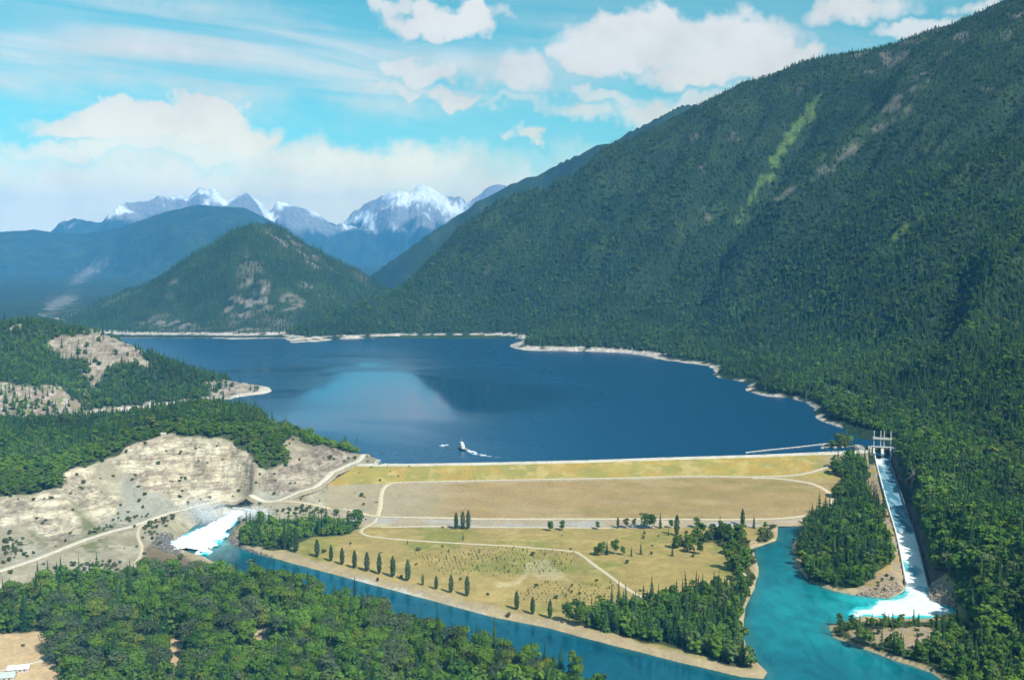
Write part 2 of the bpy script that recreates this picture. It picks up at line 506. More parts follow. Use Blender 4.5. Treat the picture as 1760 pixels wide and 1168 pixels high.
def on_slope(px, py):
    """where a sight line meets the smooth mountainside"""
    a, y, d = ray_dir(px, py)
    Y = np.arange(1500.0, 5600.0, 20.0)
    t = Y / y
    k = np.nonzero(CAM_Z + d * t < right_land(a * t, Y))[0]
    i = k[0] if len(k) else len(Y) - 1
    return np.array((a * t[i], Y[i]))


GULLIES = [([(1425, 145), (1350, 255), (1280, 385), (1200, 500), (1120, 575)], 85, 75), ([(1560, 80), (1480, 190), (1400, 290), (1330, 385)], 45, 60), ([(1735, 330), (1640, 420), (1540, 520), (1450, 620)], 60, 60),
           ([(1330, 160), (1245, 290), (1165, 420), (1090, 540)], 55, 65), ([(1180, 215), (1090, 350), (1000, 470), (930, 560)], 50, 65), ([(1755, 150), (1640, 270), (1530, 380), (1430, 470), (1330, 560)], 60, 60),
           ([(1020, 290), (930, 400), (850, 490), (780, 550)], 40, 60), ([(1250, 210), (1290, 300), (1282, 370)], 40, 45), ([(1758, 520), (1690, 600), (1640, 690)], 40, 45)]
SPURS = [([(1640, 60), (1500, 215), (1400, 320), (1300, 420), (1210, 530)], 70, 90), ([(1757, 230), (1620, 340), (1500, 450), (1390, 560)], 60, 80), ([(1250, 190), (1190, 330), (1110, 460), (1030, 560)], 45, 80)]
GULLIES = [(np.array([on_slope(*p) for p in l]), dep, wd) for l, dep, wd in GULLIES]
SPURS = [(np.array([on_slope(*p) for p in l]), dep, wd) for l, dep, wd in SPURS]


def chute_floor(s):
    p = CHUTE
    L = np.r_[0, np.cumsum(np.hypot(*(p[1:, :2] - p[:-1, :2]).T))]
    return np.interp(s, L / L[-1], p[:, 2])


def height(x, y):
    """ground height and which landform it belongs to"""
    x, y = np.asarray(x, float), np.asarray(y, float)
    r = np.hypot(x, y)
    # valley floor
    damy = np.interp(x, DAM_LINES[0][:, 0], DAM_LINES[0][:, 1])
    base = np.where(y < damy + 30, FIELD, np.where(y < 3900, -40.0, 4 + np.maximum(0, y - 4100) * 0.006))
    low = 0.35 * fbm(x, y, 60, 3, 3)
    base = base + low
    form = np.zeros(x.shape, np.int8)                 # 0 valley floor
    h = base
    # left land
    k = (x < 150) & (y < 3400)
    hl = np.full(x.shape, -500.0)
    t = left_land(x[k], y[k])
    amp = np.clip((t + 34) / 50, 0, 1)
    kx, ky = x[k], y[k]
    rock = rock_mask(kx, ky, t)
    tz_ = t + 2.0 * fbm(kx, ky, 45, 3, 37)
    step_ = 8.0
    fr = tz_ / step_ - np.floor(tz_ / step_)
    t = t + rock * (ky < 1800) * step_ * 0.75 * (sstep(0.25, 0.75, fr) - fr)
    t = t + amp * (3.0 * fbm(kx, ky, 110, 4, 21) + rock * (4.0 * ridged(kx, ky, 30, 5, 31) - 2.0 + 1.3 * fbm(kx, ky, 8, 3, 35)))
    hl[k] = t
    form = np.where(hl > h, 1, form); h = np.maximum(h, hl)
    # right land
    k = (x > -1300) & (y < 8500)
    hr = np.full(x.shape, -500.0)
    kx, ky = x[k], y[k]
    t = right_land(kx, ky)
    hgt = np.clip((t - 10) / 260, 0, 1)
    al_, ac_ = -0.88 * kx - 0.47 * ky, 0.47 * kx - 0.88 * ky
    gul = ridged(al_ * 0.30 + 40 * fbm(kx, ky, 300, 2, 42), ac_ * 1.15 + 90 * fbm(kx, ky, 500, 2, 43), 430, 4, 41) - 0.5
    t = t + hgt * (1 - 0.75 * sstep(650, 1050, t)) * (165 * gul * np.clip(t / 700, 0.25, 1) + 26 * fbm(kx, ky, 170, 4, 44)) + np.clip((t + 34) / 30, 0, 1) * 1.5 * fbm(kx, ky, 40, 3, 47)
    wx_, wy_ = kx + 45 * fbm(kx, ky, 260, 3, 48), ky + 45 * fbm(kx, ky, 260, 3, 49)
    for l, dep, wd in GULLIES:
        dg, sg, _ = line_dist(wx_, wy_, l)
        t = t - dep * np.exp(-dg / wd) * sstep(0.0, 0.12, sg) * sstep(1.0, 0.8, sg)
    for l, dep, wd in SPURS:
        dg, sg, _ = line_dist(wx_, wy_, l)
        t = t + dep * np.exp(-dg / wd) * sstep(0.0, 0.15, sg) * sstep(1.0, 0.75, sg)
    dr, sr, side = line_dist(kx, ky, RAVINE)
    t = t - 55 * np.exp(-(dr / 42) ** 2) + 30 * np.exp(-((dr - 75) / 45) ** 2) * (side < 0)
    t = np.minimum(t, 1750)
    hr[k] = t
    form = np.where(hr > h, 2, form); h = np.maximum(h, hr)
    # centre peak
    k = (x < 200) & (y > 3500) & (y < 7000)
    hc = np.full(x.shape, -500.0)
    kx, ky = x[k], y[k]
    t = centre_peak(kx, ky)
    hgt = np.clip((t - 8) / 150, 0, 1)
    t = t + hgt * (48 * (ridged(kx, ky, 360, 4, 51) - 0.55) + 14 * fbm(kx, ky, 110, 4, 55))
    hc[k] = t
    form = np.where(hc > h, 3, form); h = np.maximum(h, hc)
    # ranges beyond
    far = r > 5200
    for code, pts, dist, fr, bk, sd, rg, lim in ((4, BR, 8000, 0.5, 0.5, 61, 60, -1900), (5, F3, 14500, 0.27, 0.5, 71, 170, -9e9), (6, F2, 20000, 0.40, 0.4, 81, 480, -9e9), (7, F1, 23500, 0.40, 0.4, 97, 600, -9e9)):
        k = far & (r > dist * 0.55) & (x > lim)
        if not k.any():
            continue
        t = np.full(x.shape, -500.0)
        t[k] = skyline_range(x[k], y[k], pts, dist, fr, bk, sd, rg)
        form = np.where(t > h, code, form); h = np.maximum(h, t)
    # embankment: natural ground stays just under it
    dh = dam_height(x, y)
    k = dh > -900
    h = np.where(k, np.minimum(np.maximum(h, dh - 2.5), np.where(form == 1, np.maximum(h, dh - 2.5), dh - 1.2)), h)
    # spillway chute
    d, s, side = line_dist(x, y, CHUTE)
    near = d < 90
    fl = chute_floor(s)
    inside = d < CHUTE_HALF + 2.5
    cutr = fl + 4.2 + (d - CHUTE_HALF - 2) * 0.9
    cutl = fl + 6 + (d - CHUTE_HALF - 2) * 0.30
    lim = np.where(side < 0, cutr, cutl)
    on = near & (s > 0.0) & (s < 1.0) & ~inside
    h = np.where(on, np.minimum(h, lim), h)
    h = np.where(on & (side > 0) & (d < 22), np.maximum(h, fl + 3.5), h)
    h = np.where(inside & (s > 0.0) & (s < 1.0), fl - 2.5, h)
    # river bed
    k = (y < 1500) & (y > 500)
    sd = np.full(x.shape, 999.0)
    sd[k] = poly_sd(x[k], y[k], RIVER_POLY)
    slope = np.where((x > 250) & (y > 1000) | (x > 340), 1.1, 0.42)
    slope = np.where((x < -190) & (y > 1180), 0.9, slope)
    wig = 1.6 * fbm(x, y, 22, 2, 77)
    bank = RIVER + np.where(sd < 0, np.maximum(sd * 0.35, -5), (np.maximum(sd + wig, sd * 0.3)) * slope + np.maximum(0, sd - 22) * 2.5)
    h = np.where(sd < 80, np.minimum(h, bank), h)
    form = np.where((form == 2) & (h < -5) & (x < 480), 0, form)
    return h, form, sd


ROCK_POLYS = [   # bare rock, outlined where it shows: (photo polygon, nearest y, farthest y)
    ([(0, 855), (60, 850), (112, 850), (122, 880), (135, 925), (90, 932), (40, 905), (0, 900)], 1100, 1500),
    ([(100, 842), (112, 812), (135, 803), (160, 812), (178, 845), (208, 850), (195, 892), (170, 902), (150, 895), (130, 875)], 1100, 1560),
    ([(180, 790), (230, 765), (290, 750), (360, 757), (430, 770), (440, 805), (425, 838), (380, 850), (340, 862), (300, 872), (268, 850), (236, 825)], 1100, 1650),
    ([(485, 800), (520, 780), (560, 765), (600, 778), (622, 785), (590, 802), (560, 825), (510, 845), (450, 850), (430, 838), (455, 815)], 1300, 1750),
    ([(80, 588), (105, 574), (165, 568), (215, 580), (250, 605), (256, 632), (235, 622), (200, 625), (178, 640), (172, 672), (158, 668), (140, 640), (145, 618), (100, 612)], 2200, 2700),
    ([(355, 672), (380, 655), (420, 652), (455, 662), (462, 672), (440, 680), (370, 688)], 2300, 2600),
    ([(205, 705), (290, 688), (370, 680), (440, 670), (462, 674), (380, 690), (290, 698), (206, 712)], 2000, 2600),
]


_wob = {}


def wobbled(x, y, z):
    key = (id(x), id(y), id(z))
    if _wob.get('k') != key:
        px, py = project(x, y, z)
        _wob['k'] = key
        _wob['keep'] = (x, y, z)
        _wob['v'] = (px + 9 * fbm(x, y, 40, 2, 5), py + 6 * fbm(x, y, 40, 2, 6))
    return _wob['v']


def poly_mask(x, y, z, polys, soft=6.0):
    px, py = wobbled(x, y, z)
    m = np.zeros(x.shape)
    for pl, y0, y1 in polys:
        bx = [p[0] for p in pl]; by = [p[1] for p in pl]
        k = (y > y0) & (y < y1) & (px > min(bx) - soft) & (px < max(bx) + soft) & (py > min(by) - soft) & (py < max(by) + soft)
        if k.any():
            sd = poly_sd(px[k], py[k], pl)
            m[k] = np.maximum(m[k], sstep(soft, -soft, sd))
    return m


def rock_mask(x, y, z):
    return poly_mask(x, y, z, ROCK_POLYS)


# ------------------------------------------------------------------ land cover (photo outline, nearest y, farthest y)
Z_FORE = [([(-400, 1060), (-100, 1050), (0, 1042), (60, 1026), (120, 1008), (250, 1008), (330, 994), (372, 992), (437, 1008), (512, 1032), (625, 1067), (737, 1100), (850, 1134), (944, 1160), (1050, 1214), (1250, 1305), (1300, 1450), (-700, 1450)], 500, 1300)]
Z_GLADE = [([(-700, 1082), (0, 1084), (95, 1082), (104, 1105), (96, 1140), (110, 1200), (140, 1450), (-700, 1450)], 400, 1200),
           ([(280, 1106), (326, 1096), (324, 1140), (318, 1185), (284, 1180)], 500, 1200),
           ([(422, 1082), (468, 1078), (466, 1120), (460, 1158), (426, 1158)], 500, 1200)]
Z_GROVE = [([(985, 1058), (1010, 1078), (1060, 1094), (1130, 1108), (1180, 1124), (1240, 1138), (1284, 1142), (1276, 1110), (1272, 1070), (1286, 1030), (1294, 1016), (1240, 1020), (1180, 1026), (1120, 1036), (1080, 1042), (1030, 1050)], 500, 1300)]
Z_PEN = [([(1392, 900), (1372, 940), (1376, 970), (1400, 996), (1440, 1008), (1480, 1008), (1505, 985), (1528, 962), (1528, 925), (1512, 885), (1500, 850), (1488, 826), (1440, 842), (1420, 872)], 900, 1700),
         ([(1424, 818), (1428, 800), (1470, 788), (1500, 796), (1496, 822), (1450, 830)], 1300, 1750)]
Z_ISLET = [([(1420, 770), (1432, 758), (1462, 764), (1452, 772)], 1500, 1900)]
Z_ISLE = [([(1428, 1076), (1484, 1064), (1600, 1069), (1655, 1064), (1700, 1090), (1760, 1060), (1900, 1100), (1900, 1400), (1640, 1180), (1600, 1150), (1540, 1130), (1484, 1110), (1434, 1090)], 500, 1100)]
Z_ISLE_BARE = [([(1462, 1084), (1510, 1080), (1590, 1080), (1612, 1098), (1580, 1116), (1520, 1112), (1480, 1104)], 500, 1100)]
Z_OUTLET = [([(408, 922), (440, 908), (560, 903), (622, 908), (596, 918), (530, 926), (490, 942), (440, 946), (414, 938)], 900, 1450)]
Z_KNOLL = [([(-300, 870), (0, 852), (100, 838), (150, 804), (190, 782), (240, 764), (290, 747), (380, 753), (405, 758), (412, 790), (440, 806), (480, 814), (504, 794), (486, 768), (500, 744), (475, 738), (455, 726), (430, 690), (330, 685), (240, 700), (190, 710), (100, 728), (-300, 728)], 1200, 1840),
           ([(470, 716), (520, 742), (570, 763), (615, 776), (605, 781), (560, 772), (500, 748)], 1500, 1840)]
Z_RSIDE = [([(1600, 985), (1606, 900), (1760, 880), (1900, 900), (1900, 1080), (1760, 1062), (1700, 1092), (1668, 1056), (1648, 1040), (1646, 1000), (1625, 980)], 850, 1500)]
Z_SCRUB = [([(-100, 640), (0, 655), (60, 668), (110, 660), (130, 690), (190, 712), (185, 732), (100, 738), (-100, 745)], 1850, 2400)]
Z_RBARE = [([(1590, 1000), (1625, 985), (1648, 1010), (1645, 1046), (1600, 1034)], 900, 1250), ([(1505, 985), (1540, 980), (1552, 1010), (1530, 1028), (1470, 1020)], 900, 1250),
           ([(1560, 808), (1600, 795), (1612, 806), (1590, 822), (1556, 836)], 1300, 1750), ([(1495, 822), (1512, 828), (1528, 905), (1540, 960), (1530, 960), (1512, 890), (1500, 850)], 1000, 1700)]
MEADOW = [([(1268, 388), (1280, 350), (1312, 300), (1345, 235), (1362, 215), (1408, 155), (1420, 160), (1382, 222), (1350, 262), (1315, 322), (1285, 370)], 3300, 5600),
          ([(1525, 415), (1592, 362), (1596, 366), (1530, 420)], 2400, 4000), ([(985, 572), (1030, 556), (1034, 560), (990, 578)], 3200, 4300)]
SCREE = [([(1320, 352), (1360, 322), (1420, 285), (1500, 215), (1560, 150), (1620, 95), (1650, 60), (1600, 140), (1560, 190), (1480, 255), (1400, 310), (1345, 350)], 3300, 5600),
         ([(1188, 272), (1205, 276), (1216, 288), (1200, 290)], 3800, 5600), ([(1208, 366), (1228, 374), (1230, 384), (1214, 380)], 3700, 5600), ([(925, 346), (940, 344), (938, 352)], 3800, 5600),
         ([(372, 520), (400, 500), (440, 480), (490, 500), (520, 520), (500, 530), (440, 528), (430, 548), (395, 552)], 3900, 5400), ([(500, 475), (555, 500), (550, 506), (500, 485)], 3900, 5400),
         ([(430, 380), (450, 380), (500, 410), (570, 465), (560, 468), (490, 425)], 4300, 5400), ([(225, 560), (300, 545), (360, 565), (300, 570)], 3900, 5000), ([(380, 555), (460, 560), (440, 570), (380, 570)], 3900, 5000), ([(290, 480), (310, 480), (310, 486), (290, 488)], 3900, 5400)]
SCAR = [([(120, 488), (135, 470), (180, 445), (186, 450), (150, 478), (125, 490)], 5500, 18000), ([(70, 540), (85, 515), (125, 505), (137, 513), (110, 528), (80, 543)], 5500, 18000)]
SNOW = [([(585, 392), (605, 372), (640, 366), (645, 394), (610, 396)], 10000, 27000), ([(690, 340), (720, 326), (745, 345), (720, 350), (660, 355)], 10000, 27000), ([(740, 350), (800, 346), (800, 366), (775, 372)], 10000, 27000)]
GREENISH = [([(580, 830), (600, 806), (720, 802), (860, 800), (1050, 798), (1100, 810), (1010, 824), (700, 828)], 1400, 1700)]
DARK_EARTH = [([(245, 962), (262, 925), (300, 945), (345, 958), (330, 974), (260, 975)], 900, 1400)]
GREY_TALUS = [([(200, 800), (240, 830), (300, 872), (200, 905), (130, 925), (180, 900), (215, 860)], 1100, 1600), ([(390, 860), (450, 845), (520, 842), (480, 858), (400, 866)], 1300, 1600)]
BUSH_LEFT = [([(120, 975), (150, 958), (200, 962), (206, 972), (160, 985)], 900, 1400), ([(240, 905), (262, 893), (300, 888), (302, 897), (250, 916)], 900, 1400), ([(170, 905), (185, 900), (250, 882), (240, 890), (180, 912)], 900, 1400),
             ([(380, 838), (440, 836), (440, 846), (385, 848)], 1100, 1600), ([(10, 930), (40, 925), (40, 955), (15, 955)], 900, 1400), ([(240, 830), (255, 838), (262, 856), (246, 848)], 1100, 1600), ([(140, 920), (180, 905), (185, 912), (140, 930)], 900, 1400),
             ([(480, 868), (560, 876), (590, 888), (480, 884)], 1100, 1600)]
BUSH_BANK = [([(1205, 925), (1240, 905), (1270, 915), (1300, 950), (1298, 1000), (1280, 1010), (1262, 985), (1250, 955)], 900, 1400), ([(1150, 945), (1190, 915), (1240, 905), (1250, 918), (1190, 940)], 900, 1400),
             ([(1300, 915), (1334, 905), (1330, 928), (1305, 935)], 900, 1400)]
PLANTED = [([(700, 950), (840, 938), (1000, 950), (990, 985), (860, 990), (760, 985)], 900, 1400), ([(960, 1000), (1075, 1005), (1080, 1025), (1000, 1035), (900, 1028), (880, 1010)], 900, 1300)]
PALE_TRACK = [([(845, 1000), (870, 990), (890, 985), (930, 968), (935, 972), (880, 1000), (850, 1010)], 900, 1400), ([(905, 965), (940, 962), (975, 995), (950, 1002), (925, 1000)], 900, 1400)]


def mix3(c, col, m):
    m = m[:, None]
    return c * (1 - m) + np.array(col)[None] * m


def cover(x, y, z, form, sd, rkm):
    """colour of the bare ground"""
    n1, n2, n3 = fbm(x, y, 90, 4, 101), fbm(x, y, 24, 3, 102), fbm(x, y, 7, 2, 103)
    c = np.zeros((len(x), 3))
    grass = np.array((0.315, 0.238, 0.082))
    c[:] = grass
    c = mix3(c, (0.215, 0.205, 0.052), sstep(-0.15, 0.6, n1 + 0.4 * n2))
    c = mix3(c, (0.40, 0.295, 0.11), sstep(0.1, 0.8, n2 - 0.5 * n1) * 0.7)
    val = (form == 0)
    left = (form == 1)
    # left land: pale gravelly ground
    g = np.zeros_like(c); g[:] = (0.285, 0.25, 0.17)
    g = mix3(g, (0.37, 0.33, 0.24), sstep(-0.1, 0.7, n2))
    g = mix3(g, (0.22, 0.17, 0.11), sstep(0.1, 0.8, fbm(x, y, 60, 3, 105)) * 0.6)
    g = mix3(g, (0.14, 0.155, 0.06), sstep(0.15, 0.7, n1 - n3 * 0.4) * 0.8)
    lw = np.where(left, 1.0, 0.0)
    px, py = project(x, y, z)
    lw = np.maximum(lw, ((px < 330) & (py < 1000) & (y < 1500)).astype(float))
    c = mix3(c, (0, 0, 0), lw) + g * lw[:, None]
    c = mix3(c, (0.17, 0.125, 0.075), poly_mask(x, y, z, DARK_EARTH))
    c = mix3(c, (0.30, 0.29, 0.235), poly_mask(x, y, z, GREY_TALUS) * 0.9)
    # burnt slope
    sc_ = poly_mask(x, y, z, Z_SCRUB)
    b = np.zeros_like(c); b[:] = (0.27, 0.205, 0.15)
    b = mix3(b, (0.17, 0.19, 0.07), sstep(0.0, 0.5, n2))
    b = mix3(b, (0.42, 0.38, 0.34), sstep(0.35, 0.8, n3))
    c = c * (1 - sc_[:, None]) + b * sc_[:, None]
    # rock
    rk = poly_mask(x, y, z, ROCK_POLYS)
    strata = 0.6 * fbm(x * 0.5, z * 3.0 + y * 0.3, 16, 4, 111) + 0.6 * fbm(x, y, 6, 3, 112)
    rc = np.zeros_like(c); rc[:] = (0.43, 0.365, 0.262)
    rc = mix3(rc, (0.56, 0.49, 0.365), sstep(0.0, 0.6, strata))
    rc = mix3(rc, (0.27, 0.225, 0.165), sstep(0.05, 0.6, -strata + 0.3 * n3))
    gry = ((px > 430) & (y < 1800)) | (y > 1900)
    rc = np.where(gry[:, None], rc * np.array((0.68, 0.66, 0.68)), rc)
    c = c * (1 - rk[:, None]) + rc * rk[:, None]
    # woods
    fz = forest_density(x, y, z, form, sd)
    c = mix3(c, (0.045, 0.062, 0.022), sstep(0.15, 0.6, fz))
    # pale sand and gravel along the river
    c = mix3(c, (0.36, 0.28, 0.165), sstep(26, 8, sd + 6 * n2) * (form == 0) * (sd > -4) * (fz < 0.3))
    c = mix3(c, (0.50, 0.47, 0.40), sstep(5, 1, sd + 3 * n3) * (x < 150) * sstep(0.1, 0.5, fbm(x, y, 70, 2, 107)))
    c = mix3(c, (0.52, 0.43, 0.27), poly_mask(x, y, z, PALE_TRACK, 3) * 0.4)
    c = mix3(c, (0.31, 0.235, 0.165), np.maximum(poly_mask(x, y, z, Z_RBARE), poly_mask(x, y, z, Z_ISLE_BARE)) * sstep(-0.9, 0.1, n3))
    c = mix3(c, (0.50, 0.36, 0.20), poly_mask(x, y, z, Z_GLADE, 4) * sstep(-2, 3, sd))
    # right mountain and peak
    mt = (form >= 2) | ((form == 0) & (y > 3400))
    f = np.zeros_like(c); f[:] = (0.020, 0.043, 0.020)
    f = mix3(f, (0.036, 0.062, 0.024), sstep(-0.1, 0.7, fbm(x, y, 120, 4, 121)))
    f = mix3(f, (0.13, 0.12, 0.10), sstep(0.75, 1.15, fbm(x, y, 110, 5, 123) + np.clip((z - 1000) / 1100, -0.3, 0.3)) * (form == 2))
    f = mix3(f, (0.14, 0.135, 0.10), sstep(0.30, 0.75, fbm(x, y, 170, 5, 125)) * (form == 3) * 0.7)
    me = poly_mask(x, y, z, MEADOW, 4)
    f = mix3(f, (0.105, 0.165, 0.040), me * sstep(-0.9, 0.0, n2 + n1) * 0.9)
    scr = poly_mask(x, y, z, SCREE, 6) * sstep(-0.15, 0.45, fbm(x, y, 45, 5, 127)) * np.where(form == 2, 0.55, 0.9)
    f = mix3(f, (0.26, 0.225, 0.195), scr * 0.85)
    f = mix3(f, (0.30, 0.27, 0.24), poly_mask(x, y, z, SCAR, 5) * 0.5)
    far = form >= 5
    # snow and rock of the far ranges
    line = np.where(form == 7, 800, np.where(form == 6, 880, 1e9)) + 200 * fbm(x, y, 900, 4, 131)
    bare = sstep(-60, 60, z - line)
    r_ = np.zeros_like(c); r_[:] = (0.24, 0.235, 0.235)
    sn = sstep(0.0, 0.35, fbm(x, y, 800, 5, 133) + (z - 1480) / 1500 + np.where(form == 6, 0.18, 0.0))
    r_ = mix3(r_, (0.86, 0.88, 0.90), np.maximum(sn, poly_mask(x, y, z, SNOW, 5)))
    f = f * (1 - bare[:, None]) + r_ * bare[:, None]
    nearriver = (form == 2) & (z < -3)
    c = np.where((mt & (fz < 0.15) & nearriver)[:, None], c, np.where(mt[:, None], f, c))
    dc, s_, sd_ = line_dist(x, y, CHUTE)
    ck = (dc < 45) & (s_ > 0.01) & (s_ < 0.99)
    c = mix3(c, (0.085, 0.082, 0.070), (ck & (sd_ < 0) & (dc < 30)) * 1.0)  # cut right of the chute painted darker than its rock, as deep shade
    c = mix3(c, (0.30, 0.25, 0.17), (ck & (sd_ > 0) & (dc < 24)) * sstep(-0.5, 0.3, n2))
    br = np.maximum(poly_mask(x, y, z, Z_RBARE), 0) * (form == 2)
    c = mix3(c, (0.31, 0.235, 0.165), br * sstep(-0.9, 0.1, n3))
    # drawn-down shore of the lake
    sh = sstep(3.0, 0.0, z + 1.2 * n2 - np.where(y > 3200, 9.0, 2.0)) * (z > -15) * (y > 1750) * (form > 0) * np.where((form == 2) & (y < 2750), sstep(0.05, 0.35, fbm(x, y, 60, 3, 141)), 1.0)
    c = mix3(c, (0.52, 0.46, 0.39), sh * sstep(-0.9, -0.1, fbm(x, y, 35, 3, 143)))
    rkm[:] = np.maximum(rk, 0)
    return np.clip(c * (1 + 0.10 * n3[:, None]), 0.01, 0.9)


def forest_density(x, y, z, form, sd):
    d = np.zeros(x.shape)
    r = np.hypot(x, y)
    gap = fbm(x, y, 55, 3, 201)
    wood = (form == 2) & (z > np.where(y > 3200, 11.0, 6.5))
    d = np.where(wood, 1.0, d)
    d = np.where((form == 2) & (x > 440) & (y < 1650) & (z > -30) & (sd > 4), 1.0, d)
    d = np.where((form == 3) & (z > 7.0), np.where(fbm(x, y, 200, 4, 205) > 0.15, 0.45, 1.0), d)
    d = np.where((form == 4) & (z > 9), 1.0, d)
    lt = (form == 1) & (y > 1900) & (z > 3.5)
    d = np.where(lt, np.where(gap > 0.75, 0.3, 1.0), d)
    for zs in (Z_FORE, Z_GROVE, Z_PEN, Z_ISLET, Z_OUTLET, Z_KNOLL, Z_RSIDE):
        d = np.maximum(d, poly_mask(x, y, z, zs, 4))
    d = np.maximum(d, 0.55 * poly_mask(x, y, z, BUSH_BANK, 4))
    d = np.maximum(d, 0.75 * poly_mask(x, y, z, Z_ISLE, 4))
    for zs in (Z_GLADE, Z_ISLE_BARE, Z_RBARE):
        d = d * (1 - poly_mask(x, y, z, zs, 3))
    d = d * (1 - 0.85 * poly_mask(x, y, z, Z_SCRUB, 5))
    d = d * (1 - 0.93 * poly_mask(x, y, z, ROCK_POLYS, 4))
    d = d * (1 - 0.97 * poly_mask(x, y, z, MEADOW, 3)) * (1 - 0.75 * poly_mask(x, y, z, SCREE, 5))
    dc, s, _ = line_dist(x, y, CHUTE)
    d = d * (dc > np.where(_ < 0, CHUTE_HALF + 10, CHUTE_HALF + 6))
    d = np.where(in_dam_x(x, y) & (form != 1) & (poly_mask(x, y, z, Z_PEN, 3) < 0.3), 0, d)
    return np.where(sd < 2.5, 0, d)


# ------------------------------------------------------------------ materials
def new_mat(name):
    mt = bpy.data.materials.new(name)
    mt.use_nodes = True
    nt = NT(mt.node_tree)
    out = nt.n('ShaderNodeOutputMaterial')
    bs = nt.n('ShaderNodeBsdfPrincipled')
    nt.link(bs.outputs[0], out.inputs[0])
    bs.inputs['Roughness'].default_value = 0.9
    bs.inputs['Specular IOR Level'].default_value = 0.15
    return mt, nt, bs


def ground_material(name, fine, coarse, amount=0.35, bump=0.6, bump_d=1.0):
    mt, nt, bs = new_mat(name)
    at = nt.n('ShaderNodeAttribute', attribute_name='cover')
    co = nt.n('ShaderNodeNewGeometry').outputs['Position']
    a = nt.noise(co, 1 / fine, 5, 0.65)
    b = nt.noise(co, 1 / coarse, 4, 0.6)
    k = nt.math('ADD', nt.math('MULTIPLY', a, 0.65), nt.math('MULTIPLY', b, 0.35))
    k = nt.mapr(k, 0.30, 0.70, 1 - amount, 1 + amount, smooth=False)
    # bare rock: bedding ledges and broken blocks
    bed = nt.noise(nt.scale(co, (0.035, 0.02, 0.42)), 1.0, 5, 0.7, 0.7)
    blk = nt.n('ShaderNodeTexVoronoi', feature='DISTANCE_TO_EDGE')
    nt.link(nt.scale(co, (0.10, 0.10, 0.26)), blk.inputs['Vector'])
    blk.inputs['Scale'].default_value = 1.0
    rk = nt.math('MULTIPLY', nt.mapr(bed, 0.34, 0.62, 0.68, 1.16), nt.mapr(blk.outputs['Distance'], 0.0, 0.10, 0.76, 1.03))
    rk = nt.math('ADD', nt.math('MULTIPLY', nt.math('SUBTRACT', rk, 1.0), at.outputs['Alpha']), 1.0)
    vm = nt.vmath('SCALE', at.outputs['Color'])
    nt.link(nt.math('MULTIPLY', k, rk), vm.node.inputs['Scale'])
    nt.link(vm, bs.inputs['Base Color'])
    bp = nt.n('ShaderNodeBump')
    bp.inputs['Strength'].default_value = bump
    bp.inputs['Distance'].default_value = bump_d
    hgt = nt.math('ADD', a, nt.math('MULTIPLY', nt.math('MULTIPLY', rk, at.outputs['Alpha']), 2.5))
    nt.link(hgt, bp.inputs['Height'])
    nt.link(bp.outputs[0], bs.inputs['Normal'])
    bs.inputs['Roughness'].default_value = 0.95
    return mt


def plain(name, col, rough=0.8, var=0.2, scale=1.0, bump=0.0, spec=0.2, metal=0.0):
    mt, nt, bs = new_mat(name)
    co = nt.n('ShaderNodeNewGeometry').outputs['Position']
    a = nt.noise(co, scale, 5, 0.65)
    k = nt.mapr(a, 0.3, 0.7, 1 - var, 1 + var, smooth=False)
    rgb = nt.n('ShaderNodeRGB'); rgb.outputs[0].default_value = (*col, 1)
    vm = nt.vmath('SCALE', rgb.outputs[0])
    nt.link(k, vm.node.inputs['Scale'])
    nt.link(vm, bs.inputs['Base Color'])
    bs.inputs['Roughness'].default_value = rough
    bs.inputs['Specular IOR Level'].default_value = spec
    bs.inputs['Metallic'].default_value = metal
    if bump:
        bp = nt.n('ShaderNodeBump')
        bp.inputs['Strength'].default_value = 0.7
        bp.inputs['Distance'].default_value = bump
        nt.link(a, bp.inputs['Height'])
        nt.link(bp.outputs[0], bs.inputs['Normal'])
    return mt


def leaf_material(name, c1, c2, c3, trans=0.15):
    mt, nt, bs = new_mat(name)
    rnd = nt.n('ShaderNodeObjectInfo').outputs['Random']
    co = nt.n('ShaderNodeNewGeometry').outputs['Position']
    a = nt.noise(co, 0.35, 3, 0.6)
    col = nt.mix(nt.mapr(rnd, 0.0, 1.0, smooth=False), (*c1, 1), (*c2, 1))
    hue = nt.math('FRACT', nt.math('MULTIPLY', rnd, 17.3))
    col = nt.mix(nt.mapr(hue, 0.72, 1.0), col, (*c3, 1))
    big = nt.noise(co, 1 / 170, 4, 0.6)
    k = nt.math('MULTIPLY', nt.mapr(a, 0.3, 0.7, 0.72, 1.28, smooth=False), nt.mapr(big, 0.3, 0.7, 0.62, 1.42, smooth=False))
    vm = nt.vmath('SCALE', col)
    nt.link(k, vm.node.inputs['Scale'])
    nt.link(vm, bs.inputs['Base Color'])
    bs.inputs['Roughness'].default_value = 0.75
    bs.inputs['Specular IOR Level'].default_value = 0.12
    if trans:
        tr = nt.n('ShaderNodeBsdfTranslucent')
        nt.link(vm, tr.inputs[0])
        mx = nt.n('ShaderNodeMixShader')
        mx.inputs[0].default_value = trans
        nt.link(bs.outputs[0], mx.inputs[1])
        nt.link(tr.outputs[0], mx.inputs[2])
        nt.link(mx.outputs[0], [n for n in nt.t.nodes if n.bl_idname == 'ShaderNodeOutputMaterial'][0].inputs[0])
    return mt


M = {}
M['valley'] = ground_material('valley_ground', 3.0, 30, 0.30, 0.5, 0.6)
M['mountain'] = ground_material('mountain_ground', 16.0, 90, 0.45, 0.9, 14.0)
M['far'] = ground_material('far_ground', 70.0, 420, 0.42, 0.9, 60.0)


